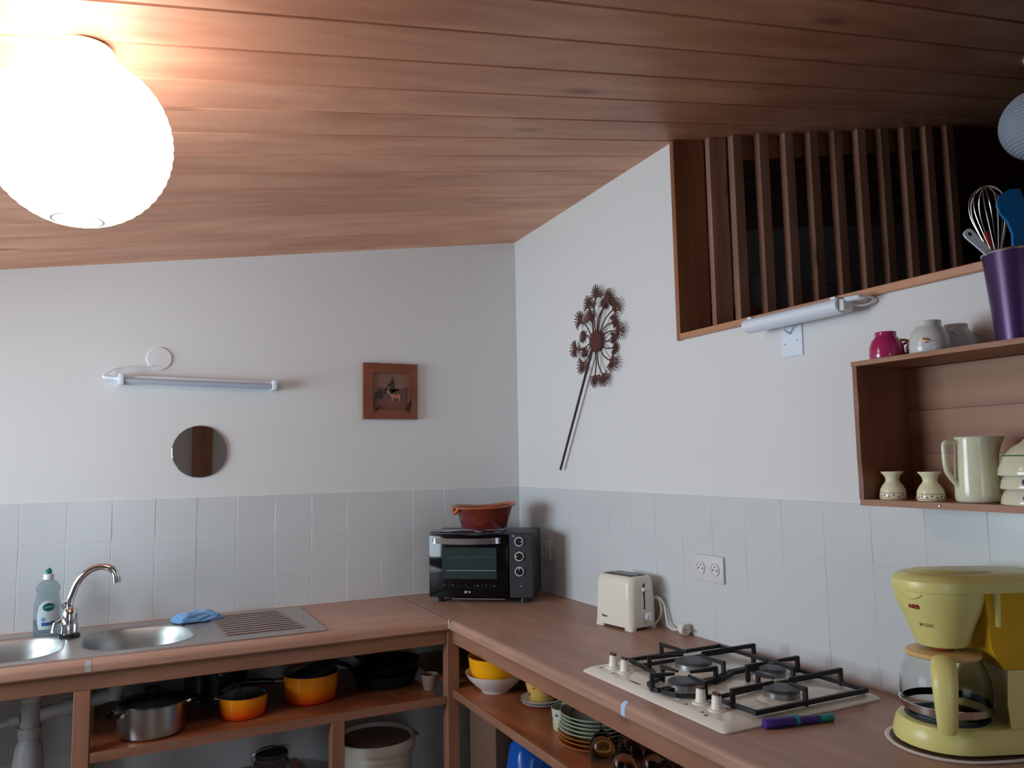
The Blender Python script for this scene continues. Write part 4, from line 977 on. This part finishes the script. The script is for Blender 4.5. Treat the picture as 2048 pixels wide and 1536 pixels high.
for v in vs: v.co = Vector((-.152 + v.co.x, -.0002 - v.co.z, .094 + v.co.y))
obj('cable_plate', bm, 'paint', lf)
mr_ = thing('round_mirror', 'small round frameless mirror on the back wall', 'mirror', (-1.436, 0, 1.542))
bm = BM(); vs = lathe(bm, [(0, .0082), (.103, .0082), (.1035, .0075), (.1035, .0005), (0, .0005)], 64)
for v in vs: v.co = Vector((v.co.x, -v.co.z, v.co.y))
obj('mirror_back', bm, 'charcoal', mr_)
bm = BM(); vs = lathe(bm, [(0, .0086), (.1022, .0086), (.1026, .0083), (0, .0083)], 64)
for v in vs: v.co = Vector((v.co.x, -v.co.z, v.co.y))
obj('mirror_glass', bm, 'mirror', mr_, smooth=30)
pc = thing('framed_picture', 'square marquetry picture of a deer in a wide wooden frame', 'picture', (-.646, 0, 1.802), 0)
hs_, iw = .125, .082
for k in range(4):
    poly_ = [(-hs_, hs_), (hs_, hs_), (iw, iw), (-iw, iw)]
    bm = BM(); prism(bm, poly_, -.001, -.022, lambda a, b, h: (a, h, b))
    for v in bm.verts:
        if v.co.y < -.01 and abs(v.co.x) > iw + .01: pass
    bmesh.ops.rotate(bm, verts=bm.verts[:], cent=(0, 0, 0), matrix=Matrix.Rotation(k * PI / 2, 3, 'Y'))
    obj('frame_side', bm, 'picture_wood', pc, smooth=0)
mat('mq_sky', (128, 96, 80), .5, noise=.06); mat('mq_hill', (92, 70, 62), .5, noise=.08); mat('mq_tree', (52, 48, 44), .5); mat('mq_deer', (176, 112, 88), .5); mat('mq_dark', (50, 22, 18), .5); mat('mq_ground', (112, 70, 56), .5)
obj('picture_panel', bx(-iw, iw, -.010, -.001, -iw, iw), 'mq_sky', pc, smooth=0)
fpic = lambda a, b, h: (a, h, b)
def inlay(name, poly, m, d=.0012):
    bm = pr(poly, -.0101, -.0101 - d, fpic); bmesh.ops.triangulate(bm, faces=[f for f in bm.faces if len(f.verts) > 4]); return obj(name, bm, m, pc, smooth=0)
inlay('inlay_hill', [(-.081, -.020), (-.05, .022), (-.03, .010), (0, -.012), (.05, .012), (.081, .020), (.081, -.045), (-.081, -.045)], 'mq_hill', .0006)
inlay('inlay_ground', [(-.081, -.045), (-.03, -.030), (.03, -.040), (.081, -.030), (.081, -.081), (-.081, -.081)], 'mq_ground', .0010)
inlay('inlay_tree', [(-.030, -.01), (-.014, .018), (-.018, .020), (-.008, .038), (0, .020), (-.002, .018), (.008, -.01)], 'mq_tree', .0012)
inlay('inlay_tree', [(-.008, .010), (.004, .040), (.002, .042), (.010, .066), (.018, .040), (.014, .038), (.022, .010)], 'mq_tree', .0014)
inlay('inlay_bush', [(-.070, -.012), (-.056, .004), (-.040, .006), (-.032, -.010), (-.036, -.034), (-.062, -.030)], 'mq_tree', .0010)
inlay('inlay_deer', [(-.012, .010), (-.006, .000), (.000, -.010), (.026, -.014), (.044, -.012), (.048, -.022), (.044, -.046), (.040, -.046), (.038, -.030), (.016, -.030), (.010, -.046), (.006, -.046), (.006, -.026), (-.002, -.016), (-.014, -.008), (-.018, -.002)], 'mq_deer', .0020)
inlay('inlay_antler', [(-.012, .010), (-.020, .026), (-.018, .027), (-.010, .014), (.000, .024), (.002, .022), (-.008, .009)], 'mq_deer', .0018)
mat_front = -.0221
bm = pr([(-.082, -.098), (-.062, -.088), (-.048, -.070), (-.044, -.064), (-.054, -.066), (-.070, -.080)], -.0215, -.0228, fpic); obj('inlay_wedge', bm, 'mq_dark', pc, smooth=0)
bm = pr([(.094, -.028), (.097, -.060), (.084, -.098), (.072, -.086), (.078, -.060)], -.0215, -.0228, fpic); obj('inlay_wedge', bm, 'mq_dark', pc, smooth=0)
# metal dandelion on the right wall
dn_ = thing('metal_flower', 'rusty metal dandelion ornament hanging on the right wall', 'ornament', (-.020, -.741, 1.956))
def wf(y, z, h): return (-h, y, z)
bm = BM(); vs = lathe(bm, [(0, -.003), (.042, -.003), (.044, 0), (.040, .004), (.02, .007), (0, .008)], 36)
for v in vs: v.co = Vector(wf(v.co.x, v.co.y, v.co.z))
obj('hub', bm, 'rust_metal', dn_)
obj('stem', tb([(-.004, .018, -.030), (-.006, .030, -.058), (-.004, .299, -.515)], [.0055, .0055, .0052], 10), 'stem_metal', dn_)
seeds = [(-.761, 2.137, .004, 1), (-.834, 2.109, -.004, 1), (-.702, 2.106, .003, 1), (-.794, 2.089, -.010, .8), (-.636, 2.055, .004, 1.05), (-.700, 2.056, -.004, .85), (-.884, 2.064, .002, 1.05), (-.858, 2.015, -.010, .8), (-.903, 1.973, .004, 1.05), (-.638, 1.989, -.010, .7), (-.592, 1.944, .003, 1), (-.643, 1.874, .002, 1), (-.854, 1.862, .002, 1.05), (-.794, 1.810, .002, 1), (-.734, 1.811, .003, .95), (-.645, 1.925, -.010, .6), (-.857, 1.915, -.010, .7), (-.847, 1.955, -.010, .6)]
for (sy_, sz_, h, s_) in seeds:
    p = Vector((sy_ + .741, sz_ - 1.956)); L_ = p.length; d = p.normalized(); q = Vector((-d.y, d.x))
    st = d * .040; bend = q * (.012 if p.x * p.y > 0 else -.012)
    pts = [wf(st.x, st.y, 0), wf(*(d * (.04 + (L_ - .04) * .5) + bend), h * .5 + .002), wf(*(d * L_), h)]
    sd_ = obj('seed_stalk', tb(smoothpath(pts, 5), .0026, 6), 'rust_metal', dn_)
    bm = BM(); ctr = d * L_
    lathe(bm, [(0, -.002), (.011 * s_, -.002), (.012 * s_, 0), (.009 * s_, .003), (0, .004)], 14)
    for v in bm.verts: v.co = Vector(wf(ctr.x + v.co.x, ctr.y + v.co.y, h + v.co.z))
    hdn = obj('seed_head', bm, 'rust_metal', sd_)
    bm = BM()
    for k in range(11):
        a = math.radians(-100 + 20 * k); dd = d * math.cos(a) + q * math.sin(a); ln = (.048 - .010 * abs(math.sin(a))) * s_
        tube(bm, [wf(*(ctr + dd * .008), h), wf(*(ctr + dd * ln * .7), h + .003), wf(*(ctr + dd * ln + q * .002 * math.sin(k)), h + .002)], [.0026, .0027, .0019], 5)
    fl = obj('seed_filaments', bm, 'rust_metal', sd_); fl['kind'] = 'stuff'
# tube lamp below the loft sill
rl = thing('tube_lamp', 'white slim tube lamp on a bracket below the loft sill', 'lamp', (-.062, -1.815, 1.8655))
bm = BM(); loft(bm, [[(.030 * c_ - .002, y, .0215 * s_) for c_, s_ in [(math.cos(2 * PI * i / 20), math.sin(2 * PI * i / 20)) for i in range(20)]] for y in (.170, .168, -.165, -.167)]); obj('housing', bm, 'lamp_plastic', rl, smooth=50)
for y in (.150, -.150): obj('clip', bx(-.020, -.004, y - .008, y + .008, .016, .0235, .001, 1), 'lamp_plastic', rl, smooth=0)
obj('end_cap', bx(-.020, .016, -.184, -.1675, -.017, .014, .004, 2), 'socket_plastic', rl)
obj('switch', tb([(-.010, -.180, .012), (0, -.215, .012), (.010, -.222, .010)], [.007, .0075, .004], 12), 'lamp_plastic', rl)
obj('cable', tb(smoothpath([(.012, -.176, .002), (.030, -.200, -.004), (.048, -.216, .004), (.052, -.212, .016), (.046, -.198, .019), (.030, -.184, .012)], 6), .003, 8), 'white_plastic', rl)
bp_ = obj('bracket_plate', bx(.0575, .0615, .028, .107, -.100, -.010, .002, 1), 'lamp_plastic', rl)
for y, z in ((.092, -.062), (.046, -.055)):
    bm = BM(); vs = lathe(bm, [(0, 0), (.0032, 0), (.0024, .0016), (0, .002)], 12)
    for v in vs: v.co = Vector((.0575 - v.co.z, y + v.co.x, z + v.co.y))
    obj('screw', bm, 'steel', bp_)
obj('arm', tb([(.056, .070, -.034), (.030, .066, -.024), (.006, .050, -.016)], .003, 8), 'socket_plastic', rl)
# ------------------------------------------------------------------ left lower shelf: pots and pans
sp_ = thing('stock_pot', 'stainless steel pot with dark lid at the end of the left shelf', 'pot', (-1.600, -.468, ZL + .0008))
obj('pot_body', lt([(0, 0), (.094, 0), (.101, .006), (.103, .03), (.103, .093), (.106, .095), (.106, .098), (.101, .098), (.100, .02), (0, .006)], 48), 'steel', sp_, smooth=40)
ld_ = obj('pot_lid', lt([(0, .0986), (.106, .0986), (.105, .103), (.085, .111), (.04, .117), (0, .118)], 48), 'dark_enamel', sp_, smooth=40)
obj('lid_knob', lt([(0, .118), (.010, .118), (.011, .128), (.024, .134), (.024, .142), (0, .144)], 24), 'black_plastic', ld_)
for s_ in (-1, 1):
    d = Vector((.93 * s_, .36 * s_, 0)); q = Vector((-d.y, d.x, 0))
    h_ = obj('side_handle', tb(smoothpath([d * .102 + q * .028 + Vector((0, 0, .078)), d * .135 + q * .024 + Vector((0, 0, .082)), d * .142 + Vector((0, 0, .083)), d * .135 - q * .024 + Vector((0, 0, .082)), d * .102 - q * .028 + Vector((0, 0, .078))], 5), .006, 10), 'black_plastic', sp_)
    for k in (-1, 1): obj('handle_bracket', tb([d * .100 + q * .028 * k + Vector((0, 0, .078)), d * .113 + q * .027 * k + Vector((0, 0, .080))], .0085, 10), 'chrome', h_)
def saucepan(label, loc, r, hgt, hang, hl):
    t = thing('saucepan', label, 'saucepan', loc)
    obj('pan_body', lt([(0, 0), (r * .84, 0), (r * .90, .004), (r * .95, hgt * .3), (r * 1.0, hgt * .75), (r * 1.0, hgt), (r * .965, hgt), (r * .96, hgt * .7), (r * .9, .008), (0, .006)], 48), 'flame_enamel', t, smooth=45)
    obj('pan_lining', lt([(r * .962, hgt * .985), (r * .955, hgt * .7), (r * .895, .010), (0, .008)], 40), 'grey_bottle', t, smooth=45)
    obj('pan_rim', lt([(r * .96, hgt), (r * 1.008, hgt - .001), (r * 1.008, hgt + .002), (r * .96, hgt + .002)], 48, close=True), 'black_metal', t)
    d = Vector((math.cos(hang), math.sin(hang), 0))
    obj('ferrule', tb([d * r * .99 + Vector((0, 0, hgt * .72)), d * (r + .03) + Vector((0, 0, hgt * .75))], .008, 10), 'chrome', t)
    obj('pan_handle', tb([d * (r + .028) + Vector((0, 0, hgt * .75)), d * (r + hl * .5) + Vector((0, 0, hgt * .80)), d * (r + hl) + Vector((0, 0, hgt * .82))], [.009, .012, .010], 12), 'black_plastic', t)
    return t
saucepan('small orange enamel saucepan on the left shelf with a glass inside', (-1.312, -.440, ZL + .0008), .080, .072, math.radians(150), .10)
tag(obj('drinking_glass', lt([(0, .0), (.030, 0), (.032, .003), (.039, .074), (.0375, .074), (.030, .006), (0, .005)], 32), 'jar_glass', None, (-1.330, -.435, ZL + .0095), rot=(math.radians(0), math.radians(-24), 0)), 'clear tumbler standing in the small orange saucepan', 'glass').location.z += .016
saucepan('large orange enamel saucepan with a black skillet inside on the left shelf', (-1.066, -.372, ZL + .0008), .098, .098, math.radians(168), .15)
lid2 = tag(obj('skillet', lt([(0, 0), (.084, .001), (.092, .008), (.0935, .012), (.088, .011), (0, .005)], 48), 'charcoal', None, (-1.056, -.372, ZL + .092), rot=(math.radians(-3), math.radians(-16), 0)), 'black shallow skillet resting tilted in the large orange saucepan', 'pan')
# stacked dark pans at the right end
for i, (lab_, x, y, r, zz, hgt) in enumerate((('black frying pan at the bottom of the stack on the left shelf', -.760, -.300, .130, 0, .045), ('black frying pan resting on top of the other frying pan', -.735, -.285, .118, .0415, .040))):
    t = thing('frying_pan', lab_, 'pan', (x, y, ZL + .0008 + zz), math.radians(-42))
    obj('pan_body', lt([(0, 0), (r * .80, 0), (r * .86, .004), (r, hgt), (r * 1.01, hgt + .002), (r * .985, hgt + .001), (r * .84, .007), (0, .005)], 48), 'black_metal', t, smooth=45)
    obj('pan_handle', tb([(-r * .97, 0, hgt * .8), (-r - .05, 0.01, hgt + .012), (-r - .15, .02, hgt + .020)], [.008, .009, .008], 10), 'black_plastic', t)
kp = thing('pressure_cooker', 'dark pressure cooker standing in the shadow behind the small saucepan', 'cooker', (-1.375, -.185, ZL + .0008))
obj('cooker_body', lt([(0, 0), (.105, 0), (.112, .006), (.113, .12), (.117, .124), (.117, .130), (0, .130)], 48), 'dark_enamel', kp, smooth=40)
obj('cooker_lid', lt([(0, .1305), (.114, .1305), (.108, .142), (.06, .152), (0, .154)], 48), 'black_metal', kp, smooth=40)
obj('cooker_handle', bx(-.018, .018, -.185, -.108, .112, .134, .006, 2), 'black_plastic', kp)
tag(obj('beaker', lt([(0, 0), (.022, 0), (.024, .003), (.0325, .052), (.0335, .058), (.031, .058), (.0225, .005), (0, .004)], 32), 'beige_cup', None, (-.640, -.480, ZL + .0008), smooth=45), 'small beige beaker at the corner end of the left shelf', 'cup')
# ------------------------------------------------------------------ under the left shelf and sink
dp = thing('drain_pipe', 'white plastic sink trap and pipes below the sink', 'pipe', (0, 0, 0))
obj('trap_tee', tb([(-1.955, -.32, .735), (-1.955, -.32, .655)], .0285, 20), 'pipe_plastic', dp)
obj('tailpiece', tb([(-1.955, -.32, .7355), (-1.955, -.32, .752)], .030, 20), 'socket_plastic', dp)
obj('slip_nut', tb([(-1.955, -.32, .6545), (-1.955, -.32, .618)], [.034, .032], 12), 'pipe_plastic', dp)
obj('bottle_trap', tb([(-1.955, -.32, .6175), (-1.955, -.32, .595), (-1.957, -.32, .52), (-1.957, -.32, .43), (-1.957, -.32, .40)], [.026, .038, .046, .048, .040], 24), 'pipe_plastic', dp)
obj('cross_pipe', tb([(-1.926, -.32, .688), (-1.720, -.32, .720)], .022, 18), 'pipe_plastic', dp)
obj('pipe_collar', tb([(-1.860, -.32, .698), (-1.830, -.32, .7025)], .028, 12), 'pipe_plastic', dp)
obj('elbow_riser', tb([(-1.712, -.32, .706), (-1.708, -.32, .730), (-1.705, -.32, .752)], [.030, .026, .024], 18), 'pipe_plastic', dp)
obj('inlet_spigot', tb([(-1.984, -.32, .680), (-2.070, -.32, .664)], .012, 12), 'pipe_plastic', dp)
obj('spigot_nut', tb([(-1.982, -.32, .6815), (-2.010, -.32, .677)], .019, 10), 'pipe_plastic', dp)
tag(obj('rubbish_bag', (lambda b: (lathe(b, [(0, 0), (.14, 0), (.17, .05), (.165, .2), (.13, .30), (.06, .36), (.03, .40), (0, .40)], 24), [setattr(v, 'co', v.co + Vector((random.uniform(-.008, .008), random.uniform(-.008, .008), 0))) for v in b.verts if v.co.z > .02], b)[2])(BM()), 'dark_bag', None, (-1.955, -.20, 0.0), smooth=60), 'dark plastic bag on the floor below the sink trap', 'bag').location = (-2.13, -.26, 0)
jr = thing('clamp_jar', 'glass jar with a clamped dark lid below the left shelf', 'jar', (-1.196, -.330, .30))
obj('jar_body', lt([(0, 0), (.060, 0), (.066, .006), (.066, .10), (.060, .118), (.054, .124), (.054, .130), (.051, .130), (.051, .122), (.062, .098), (.062, .010), (0, .006)], 40), 'jar_glass', jr, smooth=50)
obj('jar_lid', lt([(0, .1305), (.056, .1305), (.058, .136), (.056, .148), (.045, .154), (0, .156)], 36), 'charcoal', jr)
obj('clamp', tb(smoothpath([(-.058, -.01, .115), (-.070, -.012, .130), (-.068, -.012, .146), (-.05, -.01, .158), (0, 0, .162), (.05, .01, .158), (.068, .012, .146), (.066, .012, .12)], 4), .0025, 8), 'steel', jr)
stl = thing('low_bench', 'low wooden board below the left shelf carrying jar and bucket', 'bench', (0, 0, 0))
obj('bench_board', bx(-1.76, -1.045, -.52, -.02, .275, .2995, .002, 1), 'shelf_wood_x', stl, smooth=0)
for x in (-1.74, -1.085): obj('bench_leg', bx(x, x + .03, -.50, -.04, 0, .2745), 'frame_wood_z', stl, smooth=0)
bk = thing('bucket', 'white plastic bucket with a lid below the corner of the left shelf', 'bucket', (-.820, -.365, 0.0))
obj('bucket_body', lt([(0, 0), (.118, 0), (.122, .004), (.139, .392), (.145, .394), (.145, .400), (.141, .402), (.142, .418), (.136, .418), (.118, .006), (0, .005)], 48), 'bucket_plastic', bk, smooth=40)
lb = obj('bucket_lid', lt([(.142, .420), (.151, .420), (.153, .435), (.1525, .452), (.148, .455), (.142, .453), (.138, .440), (0, .438)], 48), 'bucket_plastic', bk, smooth=40)
obj('lid_sheet', lt([(0, .4388), (.136, .4388), (.134, .4405), (0, .4405)], 40), 'bucket_lid', lb)
obj('lid_tab', bx(.140, .172, -.03, .03, .424, .434, .003, 2), 'bucket_plastic', lb)
obj('handle_lug', bx(.140, .158, -.02, .02, .375, .397, .004, 2), 'bucket_plastic', bk)
# ------------------------------------------------------------------ right lower shelf: crockery
ZRt = ZR + .0008
wb = tag(obj('serving_bowl', lt([(0, 0), (.050, 0), (.052, .006), (.070, .020), (.096, .045), (.110, .066), (.1115, .069), (.108, .068), (.092, .046), (.066, .022), (0, .012)], 48), 'white_china', None, (-.462, -.690, ZRt), smooth=45), 'white serving bowl below the yellow bowl on the right shelf', 'bowl')
yb = tag(obj('mixing_bowl', lt([(0, 0), (.060, 0), (.066, .004), (.086, .035), (.096, .070), (.099, .102), (.100, .106), (.0965, .106), (.092, .070), (.082, .036), (.060, .008), (0, .006)], 48), 'yellow_enamel', None, (-.460, -.688, ZRt + .020), smooth=45), 'bright yellow mixing bowl nested in the white bowl', 'bowl')
for i, (lab_, z) in enumerate((('lower white saucer under the flowered pot', 0), ('upper white saucer under the flowered pot', .0095))):
    tag(obj('saucer', lt([(0, 0), (.045, 0), (.055, .004), (.076, .011), (.077, .013), (.053, .0075), (0, .006)], 40), 'white_china', None, (-.383, -.908, ZRt + z), smooth=45), lab_, 'saucer', 'saucers on the right shelf')
fp_ = thing('flowered_pot', 'yellow pot painted with red flowers on saucers, right shelf', 'pot', (-.383, -.908, ZRt + .0165))
mat('pot_yellow', (214, 170, 84), .3, noise=.06)
obj('pot_body', lt([(0, 0), (.040, 0), (.044, .003), (.054, .03), (.062, .062), (.064, .085), (.0655, .088), (.062, .088), (.058, .06), (0, .01)], 40), 'pot_yellow', fp_, smooth=45)
for i in range(12):
    a = 2 * PI * i / 12; z = (.024, .050, .068)[i % 3]; rr = .054 + (z - .03) * .22 + .0006
    bm = BM(); vs = lathe(bm, [(0, 0), (.006, 0), (.004, .0008), (0, .001)], 8)
    for v in vs: v.co = Matrix.Rotation(a, 3, 'Z') @ Vector((rr + v.co.z - .0008, v.co.x, z + v.co.y))
    obj('painted_flower', bm, 'red_print' if i % 3 else 'brown_print', fp_)
PX, PY = -.432, -1.325
zz = ZRt
for i in range(8):
    brown = i < 3; r = (.112 if brown else .110) - .0006 * i; th = .0118 if brown else .0108
    lab_ = ('brown stoneware plate, %s in the stack on the right shelf' % ('lowest', 'second lowest', 'third lowest')[i]) if brown else ('pale green rimmed plate, %s in the stack on the right shelf' % ('fourth from the bottom', 'fifth from the bottom', 'third from the top', 'second from the top', 'topmost')[i - 3])
    t = thing('dinner_plate', lab_, 'plate', (PX + random.uniform(-.002, .002), PY + random.uniform(-.002, .002), zz), 0, 'stack of plates on the right shelf')
    obj('plate_body', lt([(0, 0), (r * .66, 0), (r * .70, .003), (r * .97, .0165), (r, .0195), (r * .985, .0205), (r * .70, .0075), (r * .66, .0050), (0, .0046)], 56), 'brown_china' if brown else 'plate_china', t, smooth=40)
    if not brown: obj('painted_rim', lt([(r * .70, .00765), (r * .74, .0096), (r * .74, .0100), (r * .70, .0081)], 56, close=True), 'plate_green', t)
    zz += th
mg = thing('mug', 'floral mug tucked behind the stack of plates on the right shelf', 'mug', (-.330, -1.155, ZRt))
obj('mug_body', lt([(0, 0), (.034, 0), (.037, .003), (.0405, .058), (.0425, .068), (.0395, .068), (.035, .005), (0, .004)], 36), 'plate_china', mg, smooth=45)
for i in range(9):
    a = 2 * PI * i / 9; z = .018 + .017 * (i % 3); rr = .0375 + .04 * z / .8 * .6 + .0015
    bm = BM(); vs = lathe(bm, [(0, 0), (.008, 0), (.006, .0008), (0, .001)], 8)
    for v in vs: v.co = Matrix.Rotation(a, 3, 'Z') @ Vector((rr + v.co.z - .0015, v.co.x, z + v.co.y))
    obj('painted_flower', bm, 'blue_print' if i % 2 else 'green_print', mg)
mg.location = (-.446, -1.166, ZRt)
gls = [(-.516, -1.490), (-.535, -1.620), (-.445, -1.520), (-.470, -1.660), (-.385, -1.560), (-.500, -1.745), (-.410, -1.740), (-.320, -1.640)]
gl_words = ['the plate stack', 'the front edge of the shelf', 'the plates, one row back', 'the front, second row', 'the plates, third row', 'the far end at the front', 'the far end, second row', 'the wall']
for i, (x, y) in enumerate(gls):
    t = thing('wine_glass', 'upturned wine glass on the right shelf beside ' + gl_words[i], 'glass', (x, y, ZRt), 0, 'upturned wine glasses on the right shelf')
    bp = [(.030, 0), (.0315, .004), (.0355, .030), (.036, .05), (.032, .075), (.020, .092), (.007, .100), (.0045, .108)]
    ip = [(0, .092), (.017, .088), (.030, .072), (.0345, .05), (.034, .03), (.030, .004), (.0292, 0)]
    obj('glass_bowl', lt(bp + [(.0040, .108), (0, .108)][:1] + [(0, .105)] + ip, 32), 'thin_glass', t, smooth=60)
    obj('glass_stem', tb([(0, 0, .104), (0, 0, .13), (0, 0, .152)], [.005, .0035, .004], 12), 'thin_glass', t)
    obj('glass_foot', lt([(0, .1505), (.006, .1505), (.030, .1545), (.031, .156), (0, .158)], 32), 'thin_glass', t, smooth=40)
# below the right shelf
tag(obj('cardboard_box', bx(-.535, -.28, -.835, -.615, 0, .575, .004, 1), 'brown_box', None, smooth=0), 'brown cardboard box below the right shelf by the corner post', 'box')
tag(obj('water_bag', (lambda b: (loft(b, [rrect(.17, .15, .04, 0, 6), rrect(.19, .17, .05, .10, 6), rrect(.18, .165, .05, .40, 6), rrect(.16, .14, .05, .52, 6), rrect(.11, .09, .04, .56, 6)]), [setattr(v, 'co', v.co + Vector((random.uniform(-.006, .006), random.uniform(-.006, .006), random.uniform(-.004, .004)))) for v in b.verts if v.co.z > .01], b)[2])(BM()), 'blue_bag', None, (-.445, -.950, 0.0), smooth=60), 'shiny blue plastic pack below the right shelf', 'bag')
for x, y, lab_ in ((-.44, -1.100, 'grey bottle below the right shelf next to the blue pack'), (-.46, -1.205, 'grey bottle below the right shelf farther from the blue pack')):
    t = thing('water_bottle', lab_, 'bottle', (x, y, 0), 0, 'bottles below the right shelf')
    obj('bottle_body', lt([(0, 0), (.040, 0), (.043, .006), (.043, .36), (.036, .43), (.020, .47), (.014, .49), (.014, .51), (0, .51)], 32), 'grey_bottle', t, smooth=45)
    obj('cap', lt([(0, .511), (.017, .511), (.017, .530), (0, .531)], 20), 'white_plastic', t)
